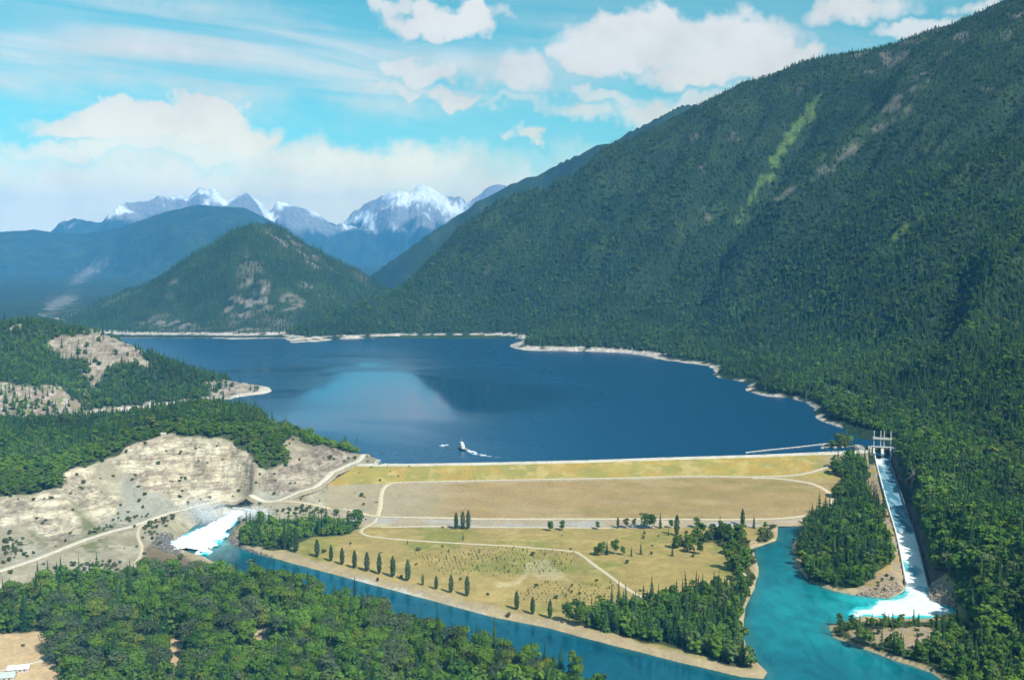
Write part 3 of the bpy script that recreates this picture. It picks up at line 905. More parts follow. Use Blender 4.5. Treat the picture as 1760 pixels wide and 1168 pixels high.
# ------------------------------------------------------------------ object helpers
def add_mesh(name, verts, faces, mat=None, parent=None, smooth=False, loc=None):
    me = bpy.data.meshes.new(name)
    if isinstance(verts, np.ndarray) and isinstance(faces, np.ndarray):
        nv, nf, k = len(verts), len(faces), faces.shape[1]
        me.vertices.add(nv)
        me.vertices.foreach_set('co', np.ascontiguousarray(verts, np.float32).ravel())
        me.loops.add(nf * k)
        me.loops.foreach_set('vertex_index', np.ascontiguousarray(faces, np.int32).ravel())
        me.polygons.add(nf)
        me.polygons.foreach_set('loop_start', np.arange(0, nf * k, k, dtype=np.int32))
        me.update(calc_edges=True)
    else:
        me.from_pydata([tuple(map(float, v)) for v in verts], [], [tuple(map(int, f)) for f in faces])
        me.update()
    if smooth:
        me.polygons.foreach_set('use_smooth', np.ones(len(me.polygons), bool))
    if mat:
        me.materials.append(mat)
    o = bpy.data.objects.new(name, me)
    if loc is not None:
        o.location = loc
    if parent:
        o.parent = parent
    COL.objects.link(o)
    return o


def empty(name, loc):
    o = bpy.data.objects.new(name, None)
    o.location = loc
    o.empty_display_size = 2
    COL.objects.link(o)
    return o


def tag(o, label=None, cat=None, group=None, kind=None):
    if label: o['label'] = label
    if cat: o['category'] = cat
    if group: o['group'] = group
    if kind: o['kind'] = kind
    return o


def set_cover(o, col, rock=0.0):
    a = o.data.color_attributes.new('cover', 'FLOAT_COLOR', 'POINT')
    c = np.ones((len(col), 4), np.float32)
    c[:, 3] = rock
    c[:, :3] = col
    a.data.foreach_set('color', c.ravel())


# ------------------------------------------------------------------ terrain sheet, finer where it is nearer
rad = [620.0]
while rad[-1] < 26800:
    q = rad[-1]
    st = 0.0028 if q < 1180 else (0.0016 if q < 1620 else (0.0028 if q < 1800 else (0.0040 if q < 5600 else (0.0070 if q < 12000 else 0.0042))))
    rad.append(q * (1 + st))
rad = np.array(rad)
NA = 900
azs = np.linspace(R(-34.5), R(34.5), NA)
gx = rad[:, None] * np.sin(azs)[None]
gy = rad[:, None] * np.cos(azs)[None]
GH, GF, GSD = height(gx.ravel(), gy.ravel())
gz = GH.reshape(gx.shape)
GROCK = np.zeros(GH.shape)
GCOL = cover(gx.ravel(), gy.ravel(), GH, GF, GSD, GROCK)
# what can be seen from around the photographer's position (running horizon along each bearing)
g_tan = (gz - CAM_Z) / rad[:, None]
g_hor = np.maximum.accumulate(g_tan, axis=0)


def visible(x, y, z, extra):
    r = np.hypot(x, y)
    i = np.clip(np.searchsorted(rad, r * 0.994) - 1, 0, len(rad) - 1)
    j = np.clip(((np.arctan2(x, y) - azs[0]) / (azs[1] - azs[0])).round().astype(int), 0, NA - 1)
    return (z + extra - CAM_Z) / r >= g_hor[i, j]


NR = len(rad)
idx = np.arange(NR * NA).reshape(NR, NA)
quads = np.stack([idx[:-1, :-1], idx[:-1, 1:], idx[1:, 1:], idx[1:, :-1]], -1).reshape(-1, 4)
allv = np.stack([gx.ravel(), gy.ravel(), GH], 1)
qf = GF[quads[:, 0]]
qr = np.hypot(allv[quads[:, 0], 0], allv[quads[:, 0], 1])
qy = allv[quads[:, 0], 1]
FORMS = [('ground', (qf == 0) & (qr < 5200), 'valley'), ('valley_floor', (qf == 0) & (qr >= 5200), 'mountain'), ('hill', (qf == 1) & (qy < 1900), 'valley'), ('headland', (qf == 1) & (qy >= 1900), 'valley'),
         ('mountain', qf == 2, 'mountain'), ('mountain_peak', qf == 3, 'mountain'), ('mountain_ridge', qf == 4, 'mountain'), ('mountain_range', qf == 5, 'far'), ('snowy_mountain_range', qf == 6, 'far'), ('glacier_mountain', qf == 7, 'far')]
FLAB = {'ground': 'tan grass and gravel valley floor below the dam', 'hill': 'wooded knoll with pale rock cuts beside the dam', 'headland': 'wooded rocky headland with a cliff at the lake',
        'mountain': 'large dark forested mountainside on the right of the lake', 'mountain_peak': 'pointed forested peak with bare rock patches beyond the lake', 'mountain_ridge': 'hazy ridge behind the forested mountainside',
        'mountain_range': 'blue hazy forested range behind the pointed peak', 'snowy_mountain_range': 'jagged grey peaks with snow on the skyline', 'glacier_mountain': 'snow-covered glacier mountain in the gap', 'valley_floor': 'hazy valley floor beyond the lake'}
for nm, mask, mk in FORMS:
    q = quads[mask]
    if not len(q):
        continue
    u, inv = np.unique(q, return_inverse=True)
    o = add_mesh(nm, allv[u], inv.reshape(-1, 4).astype(np.int32), M[mk], smooth=True)
    set_cover(o, GCOL[u], GROCK[u])
    tag(o, FLAB[nm], None, None, 'structure')
# the plain under and around the modelled valley
o = add_mesh('surrounding_ground', [(-30000, -30000, -75), (30000, -30000, -75), (30000, 30000, -75), (-30000, 30000, -75)], [(0, 1, 2, 3)], plain('plain_ground', (0.05, 0.08, 0.03), 0.95, 0.3, 0.004))
tag(o, 'wide green ground around the valley', None, None, 'structure')

# ------------------------------------------------------------------ standing on the ground
g_surf = np.maximum(gz, dam_height(gx.ravel(), gy.ravel()).reshape(gz.shape))


def hit(px, py, water=None):
    """ground point under a photo position"""
    a, yy, d = ray_dir(px, py)
    j = int(round((math.atan2(a, yy) - azs[0]) / (azs[1] - azs[0])))
    t = d / math.hypot(a, yy)
    zr = CAM_Z + t * rad
    sf = g_surf[:, j] if water is None else np.maximum(g_surf[:, j], water)
    k = np.nonzero(zr <= sf)[0]
    if not len(k):
        return at_z(px, py, FIELD)
    i = max(k[0], 1)
    f0, f1 = zr[i - 1] - sf[i - 1], zr[i] - sf[i]
    u = f0 / (f0 - f1 + 1e-9)
    r = rad[i - 1] + (rad[i] - rad[i - 1]) * u
    return np.array((r * math.sin(azs[j]) * 1.0, r * math.cos(azs[j]), CAM_Z + t * r))


def ground_z(x, y):
    x, y = np.atleast_1d(np.asarray(x, float)), np.atleast_1d(np.asarray(y, float))
    h, f, sd = height(x, y)
    return np.maximum(h, dam_height(x, y))


def grid_z(x, y):
    """height of the built sheet by looking it up"""
    r = np.hypot(x, y)
    fi = np.clip(np.interp(r, rad, np.arange(NR)), 0, NR - 1.001)
    fj = np.clip((np.arctan2(x, y) - azs[0]) / (azs[1] - azs[0]), 0, NA - 1.001)
    i, j = fi.astype(int), fj.astype(int)
    u, v = fi - i, fj - j
    g = gz
    return (g[i, j] * (1 - u) + g[i + 1, j] * u) * (1 - v) + (g[i, j + 1] * (1 - u) + g[i + 1, j + 1] * u) * v


# ------------------------------------------------------------------ water
def water_material(name, attr=False, col=(0.004, 0.05, 0.11), rough=0.10, wave=0.05, wave_len=9.0, ruffle=True):
    mt, nt, bs = new_mat(name)
    co = nt.n('ShaderNodeNewGeometry').outputs['Position']
    if attr:
        at = nt.n('ShaderNodeAttribute', attribute_name='cover')
        b = nt.noise(nt.scale(co, (0.8, 0.35, 1)), 1 / 16, 6, 0.65, 1.2)
        vm = nt.vmath('SCALE', at.outputs['Color'])
        nt.link(nt.mapr(b, 0.3, 0.7, 0.72, 1.30, smooth=False), vm.node.inputs['Scale'])
        nt.link(vm, bs.inputs['Base Color'])
    else:
        bs.inputs['Base Color'].default_value = (*col, 1)
    bs.inputs['IOR'].default_value = 1.33
    bs.inputs['Specular IOR Level'].default_value = 0.5
    a = nt.noise(nt.scale(co, (1.0, 0.45, 1.0)), 1 / wave_len, 3, 0.5)
    bp = nt.n('ShaderNodeBump')
    bp.inputs['Strength'].default_value = 1.0
    bp.inputs['Distance'].default_value = wave
    nt.link(a, bp.inputs['Height'])
    nt.link(bp.outputs[0], bs.inputs['Normal'])
    if ruffle:
        # calm water lies in the lee of the peak, the breeze ruffles the rest
        p = nt.noise(nt.scale(co, (0.55, 1.0, 1.0)), 1 / 420, 5, 0.6, 0.8)
        sp = nt.n('ShaderNodeSeparateXYZ'); nt.link(co, sp.inputs[0])
        cx, cy, _z = at_z(625, 668, 0)
        ex = nt.math('MULTIPLY', nt.math('SUBTRACT', sp.outputs[0], cx), 1 / 430.0)
        ey = nt.math('MULTIPLY', nt.math('SUBTRACT', sp.outputs[1], cy), 1 / 850.0)
        dd = nt.math('SQRT', nt.math('ADD', nt.math('MULTIPLY', ex, ex), nt.math('MULTIPLY', ey, ey)))
        dd = nt.math('ADD', dd, nt.math('MULTIPLY_ADD', p, 2.4, -1.2))
        calm = nt.mapr(dd, 1.25, 0.25)
        nt.link(nt.math('MULTIPLY_ADD', calm, -0.22, 0.28), bs.inputs['Roughness'])
        nt.link(nt.math('MULTIPLY_ADD', calm, -wave * 0.85, wave), bp.inputs['Distance'])
    else:
        bs.inputs['Roughness'].default_value = rough
    return mt


M['lake'] = water_material('lake_water', False, (0.0005, 0.045, 0.108), 0.10, 0.28, 14.0)
M['river'] = water_material('river_water', True, rough=0.10, wave=0.05, wave_len=7.0, ruffle=False)

dam_back = DAM_LINES[0]
lake_edge = [(p[0], p[1] + 3, 0) for p in dam_back] + [(606, 1650, 0), (640, 1700, 0), (720, 1800, 0), (760, 2400, 0), (800, 3000, 0), (900, 4600, 0), (-3800, 4600, 0), (-3800, 2900, 0), (-1500, 2600, 0),
             (-1150, 2300, 0), (-840, 2040, 0), (-690, 1950, 0), (-560, 1800, 0), (-330, 1650, 0), (-250, 1600, 0)]
o = add_mesh('lake', lake_edge, [tuple(range(len(lake_edge)))], M['lake'])
tag(o, 'deep blue reservoir lake held back by the dam', None, None, 'structure')

wx = np.arange(-430, 700, 5.0)
wy = np.arange(600, 1480, 5.0)
WX, WY = np.meshgrid(wx, wy)
wsd = poly_sd(WX.ravel(), WY.ravel(), RIVER_POLY).reshape(WX.shape)
wi = np.arange(WX.size).reshape(WX.shape)
wq = np.stack([wi[:-1, :-1], wi[:-1, 1:], wi[1:, 1:], wi[1:, :-1]], -1).reshape(-1, 4)
keep = (wsd.ravel()[wq] < 16).any(1)
wq = wq[keep]
u, inv = np.unique(wq, return_inverse=True)
rv = np.stack([WX.ravel()[u], WY.ravel()[u], np.full(len(u), RIVER)], 1)
o = add_mesh('river', rv, inv.reshape(-1, 4).astype(np.int32), M['river'], smooth=True)
tag(o, 'blue-green river and turquoise spillway channel below the dam', None, None, 'structure')
pool = at_z(1560, 1045, RIVER)
out_l = at_z(350, 925, RIVER)
dp = np.hypot(rv[:, 0] - pool[0], rv[:, 1] - pool[1])
do = np.hypot(rv[:, 0] - out_l[0], rv[:, 1] - out_l[1])
wn = fbm(rv[:, 0], rv[:, 1], 45, 4, 301)
rc = np.zeros((len(rv), 3)); rc[:] = (0.002, 0.070, 0.108)
inchan = sstep(150, 235, rv[:, 0] + 0.22 * (rv[:, 1] - 900))
rc = mix3(rc, (0.004, 0.120, 0.150), inchan * sstep(400, 160, dp + 60 * wn))
rc = mix3(rc, (0.006, 0.19, 0.205), sstep(200, 60, dp + 60 * wn))
rc = mix3(rc, (0.02, 0.42, 0.44), sstep(90, 30, dp + 25 * wn))
rc = mix3(rc, (0.004, 0.15, 0.18), sstep(130, 40, do + 20 * wn))
rc = mix3(rc, (0.16, 0.46, 0.48), sstep(70, 30, do + 26 * fbm(rv[:, 0], rv[:, 1], 14, 4, 303)) * 0.8)
rsd = -wsd.ravel()[u]
rc = mix3(rc, (0.035, 0.125, 0.115), sstep(11, 1, rsd + 3 * wn) * 0.6)
set_cover(o, rc)

# ------------------------------------------------------------------ the dam
dam = empty('earth_dam', tuple(DAM_LINES[4][3]))
tag(dam, 'long grassed earth embankment dam holding back the blue lake', 'dam')
DORG = np.array(DAM_LINES[4][3])


def dam_band(name, la, lb, rows, mat_, colour, lift=0.0, nx=260, wob=0.25, za=0.0, zb=0.0):
    V = []
    us = np.linspace(0, 1, nx)
    for rI in range(rows + 1):
        t = rI / rows
        A = np.stack([np.interp(us, np.linspace(0, 1, 2), la[[0, -1], 0])], 1)[:, 0]
        B = np.interp(us, [0, 1], lb[[0, -1], 0])
        pa = np.stack([A, np.interp(A, la[:, 0], la[:, 1]), np.interp(A, la[:, 0], la[:, 2]) + za], 1)
        pb = np.stack([B, np.interp(B, lb[:, 0], lb[:, 1]), np.interp(B, lb[:, 0], lb[:, 2]) + zb], 1)
        P = pa * (1 - t) + pb * t
        P[:, 2] += lift
        if 0 < rI < rows:
            P[:, 2] += wob * fbm(P[:, 0], P[:, 1], 14, 3, 401)
        V.append(P)
    V = np.concatenate(V)
    ii = np.arange(len(V)).reshape(rows + 1, nx)
    q = np.stack([ii[:-1, :-1], ii[1:, :-1], ii[1:, 1:], ii[:-1, 1:]], -1).reshape(-1, 4)
    o = add_mesh(name, V - DORG, q.astype(np.int32), mat_, dam, smooth=True)
    set_cover(o, colour(V[:, 0], V[:, 1], V[:, 2]))
    return o


def col_upper(x, y, z):
    c = np.zeros((len(x), 3)); c[:] = (0.36, 0.25, 0.062)
    c = mix3(c, (0.33, 0.262, 0.070), sstep(-0.3, 0.6, fbm(x, y, 38, 4, 411)))
    c = mix3(c, (0.25, 0.235, 0.066), sstep(0.0, 0.7, fbm(x, y, 24, 4, 412) + poly_mask(x, y, z, GREENISH, 8) * 0.45) * 0.85)
    c = mix3(c, (0.45, 0.34, 0.14), sstep(0.2, 0.7, fbm(x, y, 15, 3, 413)) * 0.6)
    c = mix3(c, (0.29, 0.225, 0.145), sstep(480, 520, x + 8 * fbm(x, y, 20, 2, 414)))
    return c


def col_lower(x, y, z):
    c = np.zeros((len(x), 3)); c[:] = (0.300, 0.212, 0.094)
    c = mix3(c, (0.250, 0.192, 0.072), sstep(-0.2, 0.6, fbm(x * 0.45, y, 60, 4, 421)))
    c = mix3(c, (0.335, 0.25, 0.125), sstep(0.0, 0.6, fbm(x * 0.3, y, 22, 4, 422)) * 0.7)
    c = mix3(c, (0.33, 0.285, 0.20), sstep(-60, -150, x) * 0.7)
    return c


def col_toe(x, y, z):
    c = np.zeros((len(x), 3)); c[:] = (0.34, 0.27, 0.18)
    c = mix3(c, (0.34, 0.32, 0.29), sstep(-0.2, 0.4, fbm(x * 0.4, y, 14, 4, 431)))
    c = mix3(c, (0.52, 0.44, 0.26), sstep(0.1, 0.6, fbm(x * 0.3, y, 30, 3, 432)) * 0.5)
    return c


def col_crest(x, y, z):
    c = np.zeros((len(x), 3)); c[:] = (0.60, 0.56, 0.47)
    return mix3(c, (0.42, 0.39, 0.33), sstep(0, 0.7, fbm(x, y, 9, 3, 441)))


def col_riprap(x, y, z):
    c = np.zeros((len(x), 3)); c[:] = (0.62, 0.60, 0.56)
    return mix3(c, (0.33, 0.32, 0.30), sstep(-0.1, 0.6, fbm(x, y, 5, 3, 442)))


L_BACK, L_CREST, L_BERM, L_LOW, L_TOE = DAM_LINES
L_UP = L_BACK.copy(); L_UP[:, 1] += 24; L_UP[:, 2] = -5
dam_band('riprap_face', L_UP, L_BACK, 6, M['valley'], col_riprap, wob=0.8)
dam_band('crest', L_BACK, L_CREST, 3, M['valley'], col_crest, wob=0.05)
dam_band('upper_face', L_CREST, L_BERM, 14, M['valley'], col_upper)
dam_band('lower_face', L_BERM, L_LOW, 26, M['valley'], col_lower)
dam_band('toe_slope', L_LOW, L_TOE, 5, M['valley'], col_toe, wob=0.5)

# ------------------------------------------------------------------ roads
M['road'] = plain('gravel_road', (0.56, 0.50, 0.40), 0.95, 0.18, 0.25)
M['fill'] = plain('road_fill', (0.29, 0.245, 0.165), 0.95, 0.3, 0.3)
M['track'] = plain('dirt_track', (0.52, 0.44, 0.30), 0.95, 0.2, 0.25)


def smooth_line(P, step=5.0):
    P = np.array(P, float)
    out = []
    for i in range(len(P) - 1):
        p0, p1, p2, p3 = P[max(i - 1, 0)], P[i], P[i + 1], P[min(i + 2, len(P) - 1)]
        n = max(2, int(np.hypot(*(p2 - p1)[:2]) / step))
        for t in np.linspace(0, 1, n, endpoint=False):
            out.append(0.5 * (2 * p1 + (p2 - p0) * t + (2 * p0 - 5 * p1 + 4 * p2 - p3) * t * t + (3 * p1 - p0 - 3 * p2 + p3) * t ** 3))
    out.append(P[-1])
    return np.array(out)


ROAD_LINES = []


def road(name, pts, width, mat_, label, drape=True, lift=0.45, parent=None):
    P = [hit(*p) if len(p) == 2 else at_z(*p) for p in pts]
    C = smooth_line(P)
    T = np.gradient(C[:, :2], axis=0)
    T /= np.linalg.norm(T, axis=1)[:, None] + 1e-9
    N = np.stack([-T[:, 1], T[:, 0]], 1)
    wv = width * (1 + 0.10 * fbm(C[:, 0], C[:, 1], 30, 2, 501))
    zc = np.maximum(grid_z(C[:, 0], C[:, 1]), dam_height(C[:, 0], C[:, 1]))
    for s_ in (-0.5, 0.5):
        e = C[:, :2] + N * (wv * s_)[:, None]
        zc = np.maximum(zc, np.maximum(grid_z(e[:, 0], e[:, 1]), dam_height(e[:, 0], e[:, 1])))
    k = np.ones(5) / 5
    zc = np.maximum(zc, np.convolve(np.pad(zc, 2, mode='edge'), k, 'valid')) + lift
    V = []
    prof = [(-0.98, -4.2), (-0.5, -0.05), (0.0, 0.08), (0.5, -0.05), (0.98, -4.2)]
    for f, dz in prof:
        e = C[:, :2] + N * (wv * f)[:, None]
        V.append(np.column_stack([e, zc + dz]))
    n = len(C)
    V = np.concatenate(V)
    ii = np.arange(len(V)).reshape(len(prof), n)
    q = np.stack([ii[:-1, :-1], ii[:-1, 1:], ii[1:, 1:], ii[1:, :-1]], -1).reshape(-1, 4)
    o = add_mesh(name, V, q.astype(np.int32), mat_, None)
    o.data.materials.append(M['fill'])
    mi = np.zeros(4 * (n - 1), np.int32); mi[:n - 1] = 1; mi[-(n - 1):] = 1
    o.data.polygons.foreach_set('material_index', mi)
    tag(o, label, None, None, 'structure')
    ROAD_LINES.append((C[:, :2], width))
    return o


road('road', [(-120, 1027), (0, 982), (100, 946), (200, 911), (270, 889), (330, 874), (400, 867), (460, 863), (500, 853), (540, 838), (570, 818), (595, 802), (618, 789), (634, 781)], 10, M['road'], 'pale gravel road climbing past the rock cuts to the crest')
road('road', [(585, 808), (605, 800), (640, 799), (700, 798.7), (850, 796.3), (1000, 792.8), (1150, 787.8), (1300, 783.3), (1420, 778.5), (1488, 775.5)], 5, M['road'], 'thin pale road along the crest of the dam', lift=0.15)
road('road', [(472, 862), (540, 868), (600, 877), (648, 887.5), (750, 890), (850, 892), (1081, 892), (1300, 892), (1390, 886)], 8, M['track'], 'pale road along the foot of the tan dam face', lift=0.3)
road('road', [(648, 887), (652, 872), (656, 850), (660, 838), (674, 831), (720, 829), (850, 826), (1081, 821.6), (1184, 819), (1300, 819.6), (1360, 817), (1395, 811), (1425, 801)], 7, M['track'], 'pale berm road between the yellow and tan faces of the dam', lift=0.3)
road('road', [(1290, 821), (1330, 822.5), (1365, 826), (1400, 833), (1420, 843), (1429, 855), (1427, 868)], 7.5, M['track'], 'curved road end looping down the right of the dam face', lift=0.45)
road('path', [(648, 888), (645, 896), (632, 904), (621, 911), (626, 918), (650, 923), (720, 929), (800, 934), (900, 940), (980, 947), (1000, 954), (1020, 970), (1045, 988), (1075, 1010), (1110, 1030)], 5, M['track'], 'narrow dirt track winding across the grass field')
road('path', [(655, 905.5), (750, 903.8), (850, 906), (950, 907), (1050, 907)], 5, M['track'], 'straight pale track along the toe of the dam', lift=0.25)
road('path', [(268, 889), (250, 899), (239, 907), (238, 922), (244, 938), (241, 955), (232, 968), (240, 977), (256, 980)], 4.5, M['track'], 'small curving side track dropping from the gravel road')
road('path', [(1392, 655), (1425, 664), (1450, 672), (1482, 685)], 9, M['track'], 'pale road cut along the foot of the forested mountainside')
road('path', [(1290, 945), (1272, 960), (1270, 975), (1284, 992)], 3.5, M['track'], 'short footpath beside the turquoise channel')

ORD = ['first', 'second', 'third', 'fourth', 'fifth', 'sixth', 'seventh', 'eighth', 'ninth', 'tenth', 'eleventh', 'twelfth', 'thirteenth', 'fourteenth', 'fifteenth', 'sixteenth', 'seventeenth', 'eighteenth', 'nineteenth', 'twentieth']
# ------------------------------------------------------------------ trees
M['bark'] = plain('bark', (0.13, 0.10, 0.075), 0.95, 0.3, 0.8)
M['bark_pale'] = plain('pale_bark', (0.30, 0.27, 0.22), 0.95, 0.3, 0.8)
M['broad'] = leaf_material('broad_leaves', (0.046, 0.115, 0.015), (0.098, 0.172, 0.021), (0.098, 0.135, 0.046))
M['willow'] = leaf_material('willow_leaves', (0.068, 0.102, 0.044), (0.098, 0.134, 0.058), (0.078, 0.132, 0.030))
M['bright'] = leaf_material('bright_leaves', (0.080, 0.172, 0.018), (0.122, 0.205, 0.024), (0.150, 0.185, 0.030))
M['poplar'] = leaf_material('poplar_leaves', (0.042, 0.085, 0.030), (0.060, 0.105, 0.034), (0.050, 0.090, 0.040))
M['needle'] = leaf_material('needles', (0.013, 0.044, 0.016), (0.035, 0.078, 0.019), (0.054, 0.096, 0.022), 0.0)
M['sapling'] = leaf_material('sapling_leaves', (0.10, 0.135, 0.045), (0.13, 0.15, 0.05), (0.15, 0.14, 0.06))
M['bush'] = leaf_material('bush_leaves', (0.060, 0.095, 0.022), (0.095, 0.120, 0.034), (0.110, 0.110, 0.050))


def cone_trunk(h, r0, r1=0.05, seg=7, bend=0.0, limbs=0, rg=None):
    V, Fc = [], []
    rings = 5
    for k in range(rings):
        t = k / (rings - 1)
        for s_ in range(seg):
            a = 2 * math.pi * s_ / seg
            rr = r0 * (1 - t) + r1 * t + (r0 * 0.35 if k == 0 else 0)
            V.append((rr * math.cos(a) + bend * t * t, rr * math.sin(a), h * t))
    for k in range(rings - 1):
        for s_ in range(seg):
            a, b = k * seg + s_, k * seg + (s_ + 1) % seg
            Fc.append((a, b, b + seg, a + seg))
    for _ in range(limbs):
        a = rg.uniform(0, 2 * math.pi)
        z0 = h * rg.uniform(0.35, 0.8)
        L = h * rg.uniform(0.22, 0.4)
        base = len(V)
        d = np.array((math.cos(a), math.sin(a), rg.uniform(0.5, 1.1)))
        p0 = np.array((0, 0, z0)); p1 = p0 + d * L
        n1 = np.array((-math.sin(a), math.cos(a), 0)); n2 = np.cross(d / np.linalg.norm(d), n1)
        for p, rr in ((p0, r0 * 0.42), (p1, r0 * 0.1)):
            for q in range(4):
                b = q * math.pi / 2
                V.append(tuple(p + rr * (math.cos(b) * n1 + math.sin(b) * n2)))
        for q in range(4):
            Fc.append((base + q, base + (q + 1) % 4, base + 4 + (q + 1) % 4, base + 4 + q))
    return V, Fc


def leaf_quads(P, N, size, rg):
    """one ragged leaf spray (a bent quad) per point"""
    n = len(P)
    ref = rg.normal(size=(n, 3))
    T = np.cross(N, ref); T /= np.linalg.norm(T, axis=1)[:, None] + 1e-9
    B = np.cross(N, T)
    s1 = (size * rg.uniform(0.6, 1.3, n))[:, None]
    s2 = (size * rg.uniform(0.5, 1.1, n))[:, None]
    droop = N * (size * rg.uniform(-0.3, 0.3, n))[:, None]
    V = np.stack([P - T * s1 - B * s2 * 0.6, P + T * s1 * 0.8 - B * s2 + droop, P + T * s1 + B * s2 * 0.7, P - T * s1 * 0.7 + B * s2 - droop], 1).reshape(-1, 3)
    Fq = np.arange(4 * n).reshape(n, 4)
    return V, Fq


def crown_broad(h, wdt, n, size, seed, lobes=9, low=0.22, top=1.0, flat=1.0):
    rg = np.random.default_rng(seed)
    P, N = [], []
    cz, hz_ = h * (low + top) / 2, h * (top - low) / 2
    C = [(np.array((0, 0, cz)), wdt * 0.30, hz_ * 0.72)]
    for k in range(lobes):
        a = rg.uniform(0, 6.28)
        zz = rg.uniform(-0.75, 0.75)
        rr = wdt * 0.5 * math.sqrt(max(0.05, 1 - zz * zz)) * rg.uniform(0.35, 0.78)
        sr = wdt * rg.uniform(0.17, 0.30)
        C.append((np.array((rr * math.cos(a), rr * math.sin(a), cz + zz * hz_ * 0.95)), sr, sr * rg.uniform(0.7, 1.05) * flat))
    tot = sum(c[1] ** 2 for c in C)
    for c, rx, rz in C:
        m_ = max(4, int(n * rx * rx / tot))
        d = rg.normal(size=(m_, 3)); d /= np.linalg.norm(d, axis=1)[:, None]
        d[:, 2] = np.where(d[:, 2] < -0.35, -d[:, 2] * 0.6, d[:, 2])
        rad_ = rg.uniform(0.72, 1.06, m_)[:, None]
        P.append(c + d * np.array((rx, rx, rz)) * rad_)
        nn = d + rg.normal(size=(m_, 3)) * 0.38
        nn[:, 2] += 0.35
        N.append(nn / np.linalg.norm(nn, axis=1)[:, None])
    return leaf_quads(np.concatenate(P), np.concatenate(N), size, rg)


def crown_column(h, wdt, n, size, seed):
    rg = np.random.default_rng(seed)
    t = rg.uniform(0.0, 1.0, n)
    z = h * (0.08 + 0.92 * t)
    prof = np.sin(np.clip(t * 0.92 + 0.10, 0, 1) * math.pi) ** 0.62 * (1 + 0.22 * np.sin(t * 23 + seed) * rg.uniform(0, 1, n))
    a = rg.uniform(0, 6.28, n)
    r_ = wdt * 0.5 * prof * np.sqrt(rg.uniform(0.35, 1.1, n))
    P = np.stack([r_ * np.cos(a), r_ * np.sin(a), z], 1)
    N = np.stack([np.cos(a), np.sin(a), np.full(n, 0.55)], 1) + rg.normal(size=(n, 3)) * 0.35
    N /= np.linalg.norm(N, axis=1)[:, None]
    return leaf_quads(P, N, size, rg)


def crown_conifer(h, wdt, tiers, boughs, seed, low=0.10):
    rg = np.random.default_rng(seed)
    V, Fc = [], []
    for k in range(tiers):
        t = k / (tiers - 1) if tiers > 1 else 0
        z = h * (low + (0.97 - low) * t)
        rr = wdt * 0.5 * ((1 - t) ** 0.85 * 0.95 + 0.05) * rg.uniform(0.86, 1.12)
        drop = h * 0.75 / tiers + rr * 0.32
        off = rg.uniform(0, 6.28)
        nb = max(4, int(boughs * (0.55 + 0.45 * (1 - t))))
        for b in range(nb):
            a = off + 2 * math.pi * b / nb + rg.uniform(-0.25, 0.25)
            L = rr * rg.uniform(0.68, 1.2)
            hw = math.pi / nb * rg.uniform(0.75, 1.15)
            zt = z + h * 0.55 / tiers
            i = len(V)
            V += [(0.02 * math.cos(a), 0.02 * math.sin(a), zt),
                  (0.72 * L * math.cos(a - hw), 0.72 * L * math.sin(a - hw), z - drop * 0.55 + h * 0.012),
                  (L * math.cos(a), L * math.sin(a), z - drop * 0.62),
                  (0.72 * L * math.cos(a + hw), 0.72 * L * math.sin(a + hw), z - drop * 0.55 + h * 0.012)]
            Fc.append((i, i + 1, i + 2, i + 3))
    i = len(V)
    V += [(0.012 * h, 0, h * 0.93), (-0.008 * h, 0.01 * h, h * 0.93), (-0.008 * h, -0.01 * h, h * 0.93), (0, 0, h * 1.02)]
    Fc += [(i, i + 1, i + 3), (i + 1, i + 2, i + 3), (i + 2, i, i + 3)]
    return V, Fc


def mesh_only(name, V, Fc, mat_):
    me = bpy.data.meshes.new(name)
    me.from_pydata([tuple(map(float, v)) for v in V], [], [tuple(map(int, f)) for f in Fc])
    me.materials.append(mat_)
    me.update()
    return me


def joined_mesh(name, parts):
    V, Fc, mi = [], [], []
    mats = []
    for (v, f, mt) in parts:
        if mt not in mats:
            mats.append(mt)
        b = len(V)
        V += [tuple(map(float, q)) for q in v]
        Fc += [tuple(int(i) + b for i in q) for q in f]
        mi += [mats.index(mt)] * len(f)
    me = bpy.data.meshes.new(name)
    me.from_pydata(V, [], Fc)
    for mt in mats:
        me.materials.append(mt)
    me.polygons.foreach_set('material_index', mi)
    me.update()
    return me


# detailed trees (unit: metres at scale 1)
rgt = np.random.default_rng(71)
HI = {}
HI['broad'] = []
for k in range(6):
    h, wd = (19 + 1.3 * k), (11 + 1.1 * (k * 3 % 5))
    HI['broad'].append((mesh_only('trunk', *cone_trunk(h * 0.72, 0.38, 0.08, 7, 0.5, 5, rgt), M['bark']), mesh_only('crown', *crown_broad(h, wd, 1700, 0.52, 80 + k, 15, 0.14), M[('broad', 'bright', 'broad', 'broad', 'bright', 'broad')[k]]), h))
HI['willow'] = []
for k in range(4):
    h, wd = 20 + 1.5 * k, 16 + 1.2 * k
    HI['willow'].append((mesh_only('trunk', *cone_trunk(h * 0.68, 0.5, 0.1, 7, 0.8, 6, rgt), M['bark']), mesh_only('crown', *crown_broad(h, wd, 2300, 0.54, 180 + k, 20, 0.12, 1.0, 0.9), M['willow']), h))
HI['conifer'] = []
for k in range(5):
    h, wd = 24 + 1.6 * k, 7.4 + 0.5 * (k * 2 % 5)
    HI['conifer'].append((mesh_only('trunk', *cone_trunk(h * 0.9, 0.34, 0.05, 6), M['bark']), mesh_only('crown', *crown_conifer(h, wd, 17, 11, 280 + k, 0.09), M['needle']), h))
HI['poplar'] = []
